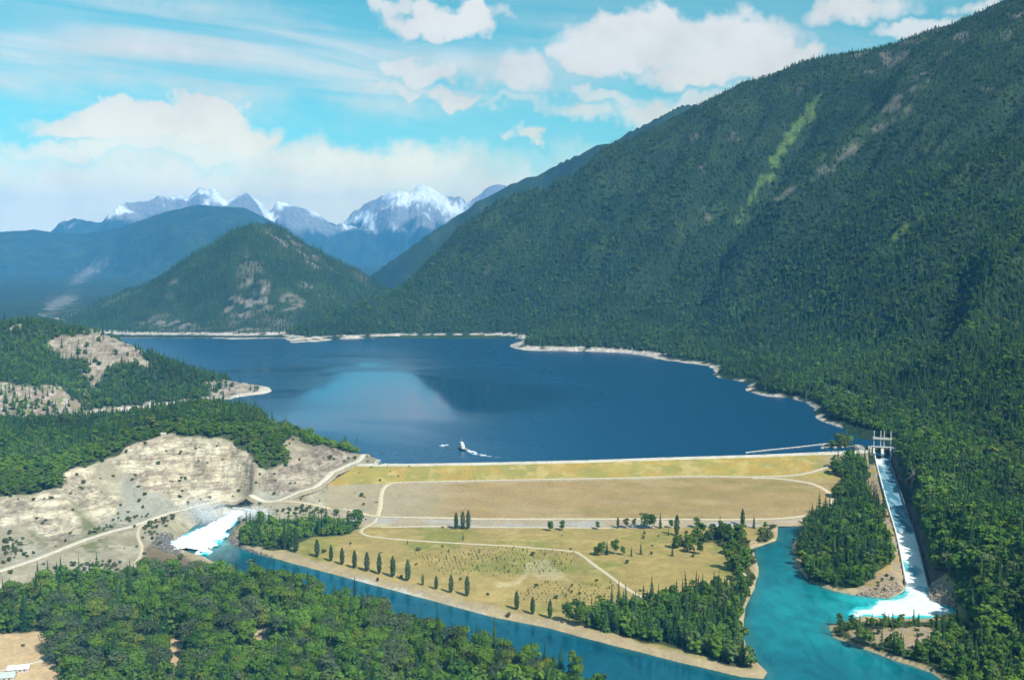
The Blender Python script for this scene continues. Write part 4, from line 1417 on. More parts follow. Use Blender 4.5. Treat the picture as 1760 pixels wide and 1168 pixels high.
for k in range(4):
    h, wd = 21 + 1.0 * k, 5.0 + 0.45 * k
    HI['poplar'].append((mesh_only('trunk', *cone_trunk(h * 0.85, 0.32, 0.05, 6), M['bark_pale']), mesh_only('crown', *crown_column(h, wd, 850, 0.55, 380 + k), M['poplar']), h))
HI['bush'] = []
for k in range(3):
    HI['bush'].append((mesh_only('stem', *cone_trunk(2.0, 0.14, 0.03, 5, 0.1, 3, rgt), M['bark']), mesh_only('crown', *crown_broad(4.2, 4.6, 300, 0.42, 480 + k, 6, 0.02), M['bush']), 4.2))

# light versions for the woods one cannot count
proto = bpy.data.collections.new('tree_kinds')
PROTO = {}


def reg(kind, parts):
    me = joined_mesh('tree_kind', parts)
    ob = bpy.data.objects.new('%03d_%s' % (len(proto.objects), kind), me)
    proto.objects.link(ob)
    PROTO.setdefault(kind, []).append(len(proto.objects) - 1)


for k in range(5):
    h, wd = 25 + 2 * k, 7.6 + 0.6 * (k * 2 % 5)
    reg('conifer', [(*cone_trunk(h * 0.5, 0.34, 0.2, 4), M['bark']), (*crown_conifer(h, wd, 8, 7, 500 + k, 0.07), M['needle'])])
for k in range(4):
    h, wd = 18 + 1.5 * k, 11 + k
    reg('broad', [(*cone_trunk(h * 0.6, 0.35, 0.1, 4), M['bark']), (*crown_broad(h, wd, 420, 0.98, 520 + k, 10, 0.08), M['broad'])])
for k in range(3):
    h, wd = 15 + 1.5 * k, 9 + k
    reg('bright', [(*cone_trunk(h * 0.6, 0.3, 0.1, 4), M['bark']), (*crown_broad(h, wd, 360, 0.92, 540 + k, 9, 0.05), M['bright'])])
for k in range(3):
    reg('bush', [(*cone_trunk(1.6, 0.14, 0.03, 4), M['bark']), (*crown_broad(4.0, 4.8, 70, 0.75, 560 + k, 5, 0.0), M['bush'])])
for k in range(2):
    reg('sapling', [(*cone_trunk(1.6, 0.10, 0.03, 4), M['bark']), (*crown_column(3.2, 1.7, 40, 0.42, 580 + k), M['sapling'])])
for k in range(3):
    h, wd = 30 + 3 * k, 13
    reg('far_conifer', [(*crown_conifer(h, wd, 4, 6, 600 + k, 0.02), M['needle'])])

gng = bpy.data.node_groups.new('scatter', 'GeometryNodeTree')
gng.interface.new_socket('Geometry', in_out='INPUT', socket_type='NodeSocketGeometry')
gng.interface.new_socket('Geometry', in_out='OUTPUT', socket_type='NodeSocketGeometry')
gi, go = gng.nodes.new('NodeGroupInput'), gng.nodes.new('NodeGroupOutput')
ci = gng.nodes.new('GeometryNodeCollectionInfo')
ci.inputs['Collection'].default_value = proto
ci.inputs['Separate Children'].default_value = True
ci.inputs['Reset Children'].default_value = True
ip = gng.nodes.new('GeometryNodeInstanceOnPoints')
ip.inputs['Pick Instance'].default_value = True
for nm_, dt, sk in (('pick', 'INT', 'Instance Index'), ('turn', 'FLOAT_VECTOR', 'Rotation'), ('size', 'FLOAT_VECTOR', 'Scale')):
    an = gng.nodes.new('GeometryNodeInputNamedAttribute')
    an.data_type = dt
    an.inputs['Name'].default_value = nm_
    if sk == 'Rotation':
        er = gng.nodes.new('FunctionNodeEulerToRotation')
        gng.links.new(an.outputs['Attribute'], er.inputs[0])
        gng.links.new(er.outputs[0], ip.inputs['Rotation'])
    else:
        gng.links.new(an.outputs['Attribute'], ip.inputs[sk])
gng.links.new(gi.outputs[0], ip.inputs['Points'])
gng.links.new(ci.outputs[0], ip.inputs['Instance'])
gng.links.new(ip.outputs[0], go.inputs[0])


def scatter(name, P, pick, size, label):
    n = len(P)
    if not n:
        return
    me = bpy.data.meshes.new(name)
    me.vertices.add(n)
    me.vertices.foreach_set('co', np.ascontiguousarray(P, np.float32).ravel())
    me.attributes.new('pick', 'INT', 'POINT').data.foreach_set('value', np.ascontiguousarray(pick, np.int32))
    tn = np.zeros((n, 3), np.float32)
    tn[:, 2] = rng.uniform(0, 6.28, n)
    tn[:, :2] = rng.normal(0, 0.035, (n, 2))
    me.attributes.new('turn', 'FLOAT_VECTOR', 'POINT').data.foreach_set('vector', tn.ravel())
    me.attributes.new('size', 'FLOAT_VECTOR', 'POINT').data.foreach_set('vector', np.ascontiguousarray(size, np.float32).ravel())
    me.update()
    o = bpy.data.objects.new(name, me)
    COL.objects.link(o)
    md = o.modifiers.new('scatter', 'NODES')
    md.node_group = gng
    tag(o, label, None, None, 'stuff')
    return o


def sample(r0, r1, spacing, a0=-31.0, a1=31.0):
    """jittered points between two distances, spacing in metres (may grow with distance)"""
    out = []
    r = r0
    while r < r1:
        s_ = spacing(r)
        n = int((R(a1) - R(a0)) * r / s_)
        a = R(a0) + (np.arange(n) + rng.uniform(-0.1, 1.1, n)) / n * (R(a1) - R(a0))
        q = r + rng.uniform(-0.55, 0.55, n) * s_
        out.append(np.stack([q * np.sin(a), q * np.cos(a)], 1))
        r += s_
    return np.concatenate(out)


def pick_of(kinds, prob):
    ks = np.array([rng.choice(PROTO[kinds[i]]) for i in rng.choice(len(kinds), size=len(prob), p=None)]) if False else None
    return ks


def choose(kind_idx, names):
    out = np.zeros(len(kind_idx), int)
    for i, nm_ in enumerate(names):
        k = kind_idx == i
        out[k] = rng.choice(PROTO[nm_], k.sum())
    return out


road_clear = [(l[::2], wdt) for l, wdt in ROAD_LINES]


def off_roads(x, y, margin=3.0):
    ok = np.ones(len(x), bool)
    for l, wdt in road_clear:
        k = (x > l[:, 0].min() - 20) & (x < l[:, 0].max() + 20) & (y > l[:, 1].min() - 20) & (y < l[:, 1].max() + 20) & ok
        if k.any():
            d, _, _ = line_dist(x[k], y[k], l)
            t = ok[k]
            t[d < wdt * 0.5 + margin] = False
            ok[k] = t
    return ok


def in_polys(x, y, z, polys):
    return poly_mask(x, y, z, polys, 2.0)


# --- all tree sites
S = sample(780, 2000, lambda r: 6.8)
S2 = sample(2000, 5400, lambda r: max(7.5, 0.0034 * r))
sites = []
for pts_, far_ in ((S, 0), (S2, 1)):
    x, y = pts_[:, 0].copy(), pts_[:, 1].copy()
    z = grid_z(x, y)
    r_ = np.hypot(x, y)
    fi = np.clip(np.searchsorted(rad, r_), 0, NR - 1)
    fj = np.clip(((np.arctan2(x, y) - azs[0]) / (azs[1] - azs[0])).round().astype(int), 0, NA - 1)
    fm = GF.reshape(NR, NA)[fi, fj]
    sd_ = GSD.reshape(NR, NA)[fi, fj]
    k = visible(x, y, z, 34) & (z > RIVER + 0.3)
    x, y, z, fm, sd_ = x[k], y[k], z[k], fm[k], sd_[k]
    dn = forest_density(x, y, z, fm, sd_)
    k = rng.uniform(0, 1, len(x)) < dn
    x, y, z, fm, sd_ = x[k], y[k], z[k], fm[k], sd_[k]
    k = off_roads(x, y)
    sites.append(np.column_stack([x[k], y[k], z[k], fm[k], sd_[k]]))
T = np.concatenate(sites)
tx, ty, tz, tf, tsd = T.T.copy()
tr = np.hypot(tx, ty)
tpx, tpy = project(tx, ty, tz)
zone = np.full(len(tx), 9)                               # 9 right mountain
zone[(tf == 1) & (ty > 1880)] = 5                        # headland
zone[tf >= 3] = 6                                        # peak and ridge beyond
zone[in_polys(tx, ty, tz, Z_KNOLL) > 0.1] = 4
zone[in_polys(tx, ty, tz, Z_OUTLET) > 0.1] = 3
zone[in_polys(tx, ty, tz, Z_PEN) > 0.1] = 2
zone[in_polys(tx, ty, tz, Z_ISLET) > 0.1] = 2
zone[in_polys(tx, ty, tz, Z_GROVE) > 0.1] = 1
zone[in_polys(tx, ty, tz, BUSH_BANK) > 0.1] = 7
zone[in_polys(tx, ty, tz, Z_ISLE) > 0.1] = 8
zone[in_polys(tx, ty, tz, Z_RSIDE) > 0.1] = 9
zone[in_polys(tx, ty, tz, Z_FORE) > 0.1] = 0
patch = fbm(tx, ty, 70, 3, 701)
fine = rng.uniform(0, 1, len(tx))

# kind per site: 0 conifer 1 broad 2 bright 3 bush 4 far conifer
kind = np.zeros(len(tx), int)
z0 = zone == 0
kind[z0] = np.where(fine[z0] < 0.16 + 0.10 * (patch[z0] > 0.3), 0, np.where(fine[z0] < 0.62, 1, 2))
kind[zone == 1] = np.where(fine[zone == 1] < 0.45, 0, 1)
kind[zone == 2] = np.where(fine[zone == 2] < 0.55, 0, np.where(fine[zone == 2] < 0.8, 1, 2))
kind[zone == 3] = np.where(fine[zone == 3] < 0.3, 0, 2)
dec = (tpx + (tpy - 760) * 1.9 < 360) | ((tpy > 742) & (tpx > 150) & (tpx < 460))
kk = zone == 4
lowr = tpy > np.interp(tpx, [0, 100, 200, 300, 480, 620], [800, 790, 752, 728, 735, 760])
kind[kk] = np.where(lowr[kk] & (fine[kk] < 0.88), 2, np.where(fine[kk] < 0.62, 0, 1))
kk = zone == 5
kind[kk] = np.where(fine[kk] < 0.62 - 0.2 * patch[kk], 0, 1)
kind[zone == 6] = 4
kind[zone == 7] = np.where(fine[zone == 7] < 0.75, 3, 2)
kk = zone == 8
kind[kk] = np.where(fine[kk] < 0.30, 0, np.where(fine[kk] < 0.65, 1, 2))
kk = zone == 9
nearw = kk & (tr < 2300) & (tz < 30)
kind[kk] = np.where(fine[kk] < 0.80 - 0.12 * patch[kk], 0, np.where(fine[kk] < 0.96, 1, 2))
kind[nearw] = np.where(fine[nearw] < 0.45, 0, np.where(fine[nearw] < 0.75, 1, 2))
kind[kk & (tr > 6000)] = 4
scl = np.exp(rng.normal(0, np.where(zone == 0, 0.27, 0.20), len(tx)))
scl *= np.where((zone == 0) & (tsd < 14), 0.62, 1.0)
scl *= np.where(kind == 3, 1.2, 1.0)
scl *= np.where(zone == 4, np.where(kind == 2, 0.60, 0.62), 1.0)
scl *= np.where(zone == 5, 0.62, 1.0)
scl *= np.where((zone == 9) & (ty > 1500), np.where(kind == 0, 0.66, 0.72), 1.0)
scl *= np.where(zone == 0, 1.0, 1.0)
scl *= np.where(zone == 3, 0.70, 1.0)
scl *= np.where(zone == 2, 0.72, 1.0) * np.where(zone == 8, np.where(tpy < 1090, 0.45, 0.70), 1.0)
scl *= np.where(zone == 1, 0.88, 1.0)
scl *= np.where((zone == 9) & (tz > 800), 0.8, 1.0)
scl *= np.where(kind == 4, 0.66, 1.0)
scl = np.clip(scl, 0.35, 1.5)

# --- single trees: the ones that show largest
infr = (tpx > 2) & (tpx < 1758) & (tpy < 1168 + 20) & (tpy > 600)
show = np.where(infr, scl * np.where(kind == 0, 27, 20) / tr, 0)
single = np.zeros(len(tx), bool)
bl = np.nonzero((zone == 0) & (kind > 0) & infr)[0]
bl = bl[np.argsort(-show[bl])][:330]
cf = np.nonzero((kind == 0) & infr & ((zone == 0) | (zone == 8) | (zone == 1) | (zone == 2) | ((zone == 9) & (ty < 1250))))[0]
cf = cf[np.argsort(-show[cf])][:270]
single[bl] = True
single[cf] = True


def plant_tree(kind_, x, y, z, s_, name, label, cat, group, var=None, rz=None, sz=None):
    tm, cm, h = HI[kind_][int(rng.integers(len(HI[kind_]))) if var is None else var % len(HI[kind_])]
    root = bpy.data.objects.new(name, None)
    root.empty_display_size = 1
    root.location = (x, y, z - 0.3)
    root.rotation_euler = (0, 0, rng.uniform(0, 6.28) if rz is None else rz)
    root.scale = (s_, s_, s_ * (1 if sz is None else sz))
    COL.objects.link(root)
    for nm_, me in (('trunk' if kind_ != 'bush' else 'stem', tm), ('crown', cm)):
        c = bpy.data.objects.new(nm_, me)
        c.parent = root
        COL.objects.link(c)
    tag(root, label, cat, group)
    return root


BR_LAB = {1: ('broadleaf_tree', 'dark green leafy tree in the near river bank wood', 'dark green trees of the near wood'),
          2: ('broadleaf_tree', 'light green leafy tree in the near river bank wood', 'light green trees of the near wood'),
          5: ('willow_tree', 'rounded grey-green tree in the near river bank wood', 'grey-green trees of the near wood')}


def part_of_wood(px):
    return 'beside the tan clearing' if px < 230 else ('around the two small glades' if px < 520 else 'at its narrow end')


for i in bl:
    c = kind[i]
    if c == 1 and fine[i] > 0.42:
        c = 5
    hk = {1: 'broad', 2: 'broad', 5: 'willow'}[c]
    var = None
    if c == 1: var = int(rng.choice([0, 2, 3, 5]))
    if c == 2: var = int(rng.choice([1, 4]))
    nm_, lb, gp = BR_LAB[c]
    pw = part_of_wood(tpx[i])
    plant_tree(hk, tx[i], ty[i], tz[i], scl[i] * 0.95, nm_, lb + ', ' + pw, 'tree', gp + ' ' + pw, var)
CF_LAB = {0: ('conifer in the near river bank wood', 'conifers of the near wood'), 8: ('conifer on the low wooded island below the spillway pool', 'conifers of the spillway island'),
          1: ('conifer in the dark grove between the river and the turquoise channel', 'conifers of the riverside grove'), 2: ('conifer on the wooded peninsula between channel and spillway chute', 'conifers of the peninsula'),
          9: ('conifer on the steep wooded bank right of the spillway chute', 'conifers above the spillway')}
for i in cf:
    lb, gp = CF_LAB[int(zone[i])]
    pw = part_of_wood(tpx[i]) if zone[i] == 0 else ''
    plant_tree('conifer', tx[i], ty[i], tz[i], scl[i], 'conifer_tree', 'tall dark ' + lb + (', ' + pw if pw else ''), 'tree', (gp + ' ' + pw).strip())

# grey dead snags poking out of the near wood
for i, (px, py, hp) in enumerate([(195, 1070, 42), (206, 1078, 36), (425, 1062, 34), (335, 1085, 38), (610, 1135, 40), (690, 1162, 36)]):
    P = hit(px, py)
    sn = add_mesh('dead_tree', *cone_trunk(hp * P[1] / F_PX, 0.45, 0.10, 7, 0.6, 7, rgt), M['bark_pale'], None, False, tuple(P))
    tag(sn, 'bare grey dead trunk among the green crowns, %s from the left in the near wood' % ORD[i], 'dead tree', 'dead trunks in the near wood')

# --- the rest of the woods
ZN = {0: ('wood', 'dense mixed wood filling the near bank of the river'), 1: ('grove', 'dark mixed grove between the river and the turquoise channel'), 2: ('peninsula_wood', 'dense wood on the peninsula beside the spillway chute'),
      3: ('thicket', 'low green thicket beside the white outlet water'), 4: ('knoll_wood', 'mixed green wood over the knoll above the rock cuts'), 5: ('headland_wood', 'dark conifer wood on the rocky headland'),
      6: ('far_forest', 'distant hazy forest on the peak beyond the lake'), 7: ('bank_bushes', 'green bushes along the turquoise channel bank'), 8: ('island_wood', 'wood on the low island below the spillway pool'),
      9: ('mountain_forest', 'dark conifer forest covering the right mountainside')}
names = ['conifer', 'broad', 'bright', 'bush', 'far_conifer']
for zc_, (nm_, lb) in ZN.items():
    k = (zone == zc_) & ~single
    if not k.any():
        continue
    wd_ = {9: 1.45, 5: 1.35, 4: 1.3, 6: 1.3, 2: 1.25}.get(zc_, 1.1)
    s3 = np.stack([wd_ * scl[k] * rng.uniform(0.9, 1.15, k.sum()), wd_ * scl[k] * rng.uniform(0.9, 1.15, k.sum()), scl[k]], 1)
    scatter(nm_, np.column_stack([tx[k], ty[k], tz[k] - 0.5]), choose(kind[k], names), s3, lb)

# undergrowth below the near woods, bushes on open ground
U = sample(780, 1700, lambda r: 5.0)
ux, uy = U[:, 0].copy(), U[:, 1].copy()
uz = grid_z(ux, uy)
fi = np.clip(np.searchsorted(rad, np.hypot(ux, uy)), 0, NR - 1)
fj = np.clip(((np.arctan2(ux, uy) - azs[0]) / (azs[1] - azs[0])).round().astype(int), 0, NA - 1)
uf, us = GF.reshape(NR, NA)[fi, fj], GSD.reshape(NR, NA)[fi, fj]
p = 0.55 * in_polys(ux, uy, uz, BUSH_LEFT) + 0.25 * in_polys(ux, uy, uz, Z_FORE) + 0.035 * (uf == 1) + 0.10 * in_polys(ux, uy, uz, Z_RBARE) + 0.12 * in_polys(ux, uy, uz, Z_ISLE_BARE)
p = p + 0.20 * in_polys(ux, uy, uz, Z_OUTLET) + 0.006 * (uf == 0) * (~in_dam_x(ux, uy))
p = p * (us > 2) * (1 - 0.95 * in_polys(ux, uy, uz, Z_GLADE))
k = (rng.uniform(0, 1, len(ux)) < p) & visible(ux, uy, uz, 6) & off_roads(ux, uy, 1.5) & ~(in_dam_x(ux, uy) & (uf != 1))
n = int(k.sum())
sz_ = np.exp(rng.normal(-0.15, 0.3, n))
scatter('shrubs', np.column_stack([ux[k], uy[k], uz[k] - 0.2]), choose(np.full(n, 3), names), np.stack([sz_, sz_, sz_ * rng.uniform(0.7, 1.2, n)], 1), 'scattered green shrubs on the gravel and grass of the valley')

# rows of planted saplings in the field
rows_ = []
for pl, y0, y1 in PLANTED:
    w_ = np.array([at_z(q[0], q[1], FIELD) for q in pl])
    for yy in np.arange(w_[:, 1].min(), w_[:, 1].max(), 9.0):
        for xx in np.arange(w_[:, 0].min(), w_[:, 0].max(), 4.6):
            rows_.append((xx + 0.35 * (yy - w_[0, 1]) + rng.normal(0, 0.5), yy + rng.normal(0, 0.6)))
rows_ = np.array(rows_)
rz_ = grid_z(rows_[:, 0], rows_[:, 1])
k = (in_polys(rows_[:, 0], rows_[:, 1], rz_, PLANTED) > 0.5) & (rng.uniform(0, 1, len(rows_)) < 0.72) & off_roads(rows_[:, 0], rows_[:, 1], 1.0)
sn_ = 0.62 * np.exp(rng.normal(0, 0.3, k.sum()))
scatter('sapling_plantation', np.column_stack([rows_[k], rz_[k] - 0.1]), rng.choice(PROTO['sapling'], k.sum()), np.stack([sn_, sn_, sn_], 1), 'rows of small planted saplings in the grass field')

# --- row of poplars along the river
POP = [(470, 938, 30), (490, 944, 34), (508, 949, 36), (546, 957, 33), (568, 964, 29), (587, 970, 30), (610, 976, 33), (631, 981, 35), (652, 986, 36), (676, 991, 35), (700, 998, 36), (727, 1005, 20), (751, 1012, 27), (775, 1018, 33), (802, 1024, 37), (887, 1047, 34), (916, 1055, 34), (946, 1062, 36)]
for i, (px, py, hp) in enumerate(POP):
    P = hit(px, py)
    hm = hp * P[1] / F_PX
    v = i % 4
    s_ = hm / HI['poplar'][v][2] * float(rng.uniform(0.98, 1.18))
    plant_tree('poplar', P[0], P[1], P[2], s_ * 0.98, 'poplar_tree', 'columnar poplar, %s from the outlet in the row along the grassy river bank' % ORD[i], 'tree', 'poplars along the grassy river bank', v, None, float(rng.uniform(0.86, 1.08)))

# --- single trees and small clumps on the flat below the dam: (photo x, photo y of foot, height in photo pixels, kind, label)
LONE = [(784, 909, 25, 'poplar', 'leftmost slender tree of the clump at the dam toe'), (795, 909, 27, 'poplar', 'middle slender tree of the clump at the dam toe'), (804, 909, 28, 'poplar', 'tallest slender tree of the clump at the dam toe'),
        (795, 927, 12, 'conifer', 'lone small dark conifer in the field below the slender clump'), (946, 912, 16, 'broad', 'left tree of the small pair at the toe track'), (967, 911, 16, 'broad', 'right tree of the small pair at the toe track'),
        (1027, 909, 13, 'broad', 'low round tree alone beside the toe track'), (1061, 907, 17, 'poplar', 'small upright tree at the left end of the toe tree line'), (1077, 907, 16, 'broad', 'second tree in the tree line at the dam toe'), (1090, 907, 15, 'broad', 'third tree in the tree line at the dam toe'),
        (1106, 908, 24, 'broad', 'tall dark tree in the tree line at the dam toe'), (1121, 908, 23, 'broad', 'full green tree beside the tall dark one at the dam toe'), (1136, 907, 24, 'conifer', 'pointed conifer in the tree line at the dam toe'), (1153, 907, 13, 'broad', 'short tree near the right of the toe tree line'),
        (1164, 920, 31, 'poplar', 'tall slender tree standing in front of the toe tree line'), (1148, 920, 12, 'conifer', 'small conifer beside the tall slender tree in front of the toe line'), (1198, 907, 16, 'bright', 'bright green bushy tree at the right of the toe line'), (1276, 904, 26, 'poplar', 'tall single tree by the dam toe near the channel head'),
        (1237, 925, 35, 'conifer', 'tall conifer among the bushes near the channel bank'), (1250, 930, 26, 'broad', 'leafy tree beside the tall conifer near the channel bank'), (1215, 928, 16, 'broad', 'round tree among bushes left of the tall conifer'), (1202, 952, 20, 'broad', 'round dark tree alone on the right of the field'),
        (1156, 955, 18, 'conifer', 'small pointed conifer alone on the right of the field'), (1164, 942, 22, 'broad', 'thin tree above the lone pointed conifer in the field'), (1296, 907, 22, 'conifer', 'pointed tree at the end of the dam toe by the channel'), (1183, 948, 14, 'bush', 'pale bush between the two lone field trees'),
        (1024, 954, 15, 'broad', 'leftmost tree of the dark clump beside the dirt track'), (1033, 954, 21, 'broad', 'second tree of the dark clump beside the dirt track'), (1043, 953, 23, 'conifer', 'tallest tree of the dark clump beside the dirt track'), (1056, 952, 24, 'broad', 'right tree of the dark clump beside the dirt track'),
        (1070, 953, 14, 'broad', 'small tree at the right end of the dark clump'), (1086, 955, 15, 'conifer', 'left of two small conifers right of the dark clump'), (1102, 952, 20, 'conifer', 'right of two small conifers right of the dark clump'),
        (978, 1070, 32, 'broad', 'leafy tree just right of the poplar row'), (1004, 1076, 34, 'broad', 'dark leafy tree at the left tip of the riverside grove'), (700, 934, 8, 'conifer', 'tiny conifer beside the field track'), (720, 946, 6, 'bush', 'small bush in the field below the field track'),
        (1430, 772, 16, 'broad', 'left tree on the pale rock islet at the dam end'), (1442, 773, 26, 'broad', 'tallest tree on the pale rock islet at the dam end'), (1453, 773, 18, 'broad', 'right tree on the pale rock islet at the dam end'),
        (656, 787, 12, 'conifer', 'small conifer on the rock spur at the left dam end'), (348, 982, 22, 'conifer', 'dark conifer rising above the wood near the brown earth')]
for (px, py, hp, kd, lb) in LONE:
    P = hit(px, py)
    hm = 1.22 * hp * P[1] / F_PX
    var = None
    if kd == 'bright': kd, var = 'broad', 1
    elif kd == 'broad': var = int(rng.choice([0, 2, 3, 5]))
    elif kd == 'poplar': var = int(rng.integers(4))
    hh = HI[kd][var or 0][2] if kd != 'conifer' else HI[kd][0][2]
    plant_tree(kd, P[0], P[1], P[2], hm / hh, {'conifer': 'conifer_tree', 'poplar': 'poplar_tree', 'bush': 'bush'}.get(kd, 'broadleaf_tree'), lb, 'bush' if kd == 'bush' else 'tree', None, var if kd != 'conifer' else 0)
# thin trees standing at the water's edge of the near wood
for i, (px, py, hp) in enumerate([(532, 1066, 34), (602, 1085, 36), (652, 1098, 38), (700, 1106, 38), (728, 1118, 40), (757, 1124, 42), (786, 1134, 44), (818, 1140, 44), (852, 1152, 44), (882, 1160, 46), (915, 1170, 46), (445, 1035, 30), (466, 1042, 30), (488, 1050, 34)]):
    P = hit(px, py)
    plant_tree('poplar', P[0], P[1], P[2], hp * P[1] / F_PX / HI['poplar'][i % 4][2] * 1.0, 'poplar_tree', 'thin pale tree at the edge of the near wood, tip against the water', 'tree', 'thin trees at the edge of the near wood', i)

# ------------------------------------------------------------------ spillway
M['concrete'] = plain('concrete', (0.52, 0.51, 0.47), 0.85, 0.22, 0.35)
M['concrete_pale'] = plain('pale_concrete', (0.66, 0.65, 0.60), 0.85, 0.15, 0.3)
M['concrete_shaded'] = plain('shaded_concrete', (0.17, 0.165, 0.155), 0.9, 0.3, 0.3)  # darker concrete for the east chute wall, its shade put into the colour
M['gate'] = plain('gate_steel', (0.42, 0.33, 0.31), 0.6, 0.15, 0.5)
M['steel'] = plain('painted_steel', (0.62, 0.64, 0.63), 0.5, 0.08, 0.5)
M['rock_dark'] = plain('dark_riprap', (0.15, 0.145, 0.14), 0.95, 0.4, 0.5, 0.3)
M['rock_pale'] = plain('pale_riprap', (0.46, 0.43, 0.38), 0.95, 0.35, 0.5, 0.3)
M['white_paint'] = plain('white_paint', (0.80, 0.80, 0.78), 0.45, 0.05, 0.5)
M['dark_paint'] = plain('dark_paint', (0.06, 0.07, 0.08), 0.5, 0.1, 0.5)
M['glass'] = plain('window_glass', (0.03, 0.04, 0.05), 0.15, 0.05, 0.5, spec=0.6)
M['wood'] = plain('weathered_logs', (0.55, 0.50, 0.43), 0.9, 0.25, 0.4)


def foam_material(name):
    mt, nt, bs = new_mat(name)
    at = nt.n('ShaderNodeAttribute', attribute_name='cover')
    co = nt.n('ShaderNodeNewGeometry').outputs['Position']
    a = nt.noise(co, 0.45, 6, 0.7, 0.8)
    k = nt.mapr(a, 0.35, 0.65, 0.86, 1.08, smooth=False)
    vm = nt.vmath('SCALE', at.outputs['Color'])
    nt.link(k, vm.node.inputs['Scale'])
    nt.link(vm, bs.inputs['Base Color'])
    bs.inputs['Roughness'].default_value = 0.55
    bp = nt.n('ShaderNodeBump')
    bp.inputs['Strength'].default_value = 0.7
    bp.inputs['Distance'].default_value = 0.5
    nt.link(a, bp.inputs['Height'])
    nt.link(bp.outputs[0], bs.inputs['Normal'])
    return mt


M['foam'] = foam_material('white_water')


def box(V, Fc, c, ex, ey, ez, hx, hy, hz_):
    """add a box centred at c with half sizes along three axes"""
    b = len(V)
    c, ex, ey, ez = map(np.array, (c, ex, ey, ez))
    for sz in (-1, 1):
        for sx, sy in ((-1, -1), (1, -1), (1, 1), (-1, 1)):
            V.append(tuple(c + ex * hx * sx + ey * hy * sy + ez * hz_ * sz))
    for f in ((0, 3, 2, 1), (4, 5, 6, 7), (0, 1, 5, 4), (1, 2, 6, 5), (2, 3, 7, 6), (3, 0, 4, 7)):
        Fc.append(tuple(i + b for i in f))


def bevel(o, wdt=0.15):
    md = o.modifiers.new('bevel', 'BEVEL')
    md.width = wdt
    md.segments = 2
    return o


ch = smooth_line(CHUTE, 6.0)
chT = np.gradient(ch[:, :2], axis=0); chT /= np.linalg.norm(chT, axis=1)[:, None]
chN = np.stack([-chT[:, 1], chT[:, 0]], 1)                # points to the east bank
org = ch[0].copy(); org[2] = -8
spill = empty('spillway', tuple(org))
tag(spill, 'concrete gated spillway with hoist towers and a long straight chute', 'spillway')
n = len(ch)
V = np.concatenate([np.column_stack([ch[:, :2] + chN * o_, ch[:, 2] + dz]) for o_, dz in ((-CHUTE_HALF - 1, 0), (CHUTE_HALF + 1, 0))]) - org
ii = np.arange(2 * n).reshape(2, n)
add_mesh('chute_floor', V, np.stack([ii[0, :-1], ii[0, 1:], ii[1, 1:], ii[1, :-1]], -1).astype(np.int32), M['concrete'], spill)
for sgn in (-1, 1):
    prof = [(CHUTE_HALF, -3), (CHUTE_HALF, 6.8 if sgn < 0 else 4.6), (CHUTE_HALF + (1.8 if sgn < 0 else 0.9), 6.8 if sgn < 0 else 4.6), (CHUTE_HALF + 2.4, -3)]
    V = np.concatenate([np.column_stack([ch[:, :2] + chN * (sgn * o_), ch[:, 2] + dz]) for o_, dz in prof]) - org
    ii = np.arange(4 * n).reshape(4, n)
    q = np.concatenate([np.stack([ii[a, :-1], ii[a, 1:], ii[a + 1, 1:], ii[a + 1, :-1]], -1) for a in range(3)] + [np.array([[ii[0, 0], ii[1, 0], ii[2, 0], ii[3, 0]], [ii[0, -1], ii[1, -1], ii[2, -1], ii[3, -1]]])])
    add_mesh('chute_wall', V, q.astype(np.int32), M['concrete_pale'] if sgn < 0 else M['concrete_shaded'], spill)
e1 = np.array((*chT[0], 0)); n1 = np.array((*chN[0], 0)); up = np.array((0, 0, 1.0))
g0 = ch[0].copy()


def sbox(name, along, across, z0, z1, la, lc, mat_, parent=spill):
    V, Fc = [], []
    box(V, Fc, g0 * np.array((1, 1, 0)) + e1 * along + n1 * across + up * (z0 + z1) / 2 - org, e1, n1, up, la / 2, lc / 2, (z1 - z0) / 2)
    return bevel(add_mesh(name, V, Fc, mat_, parent), 0.2)


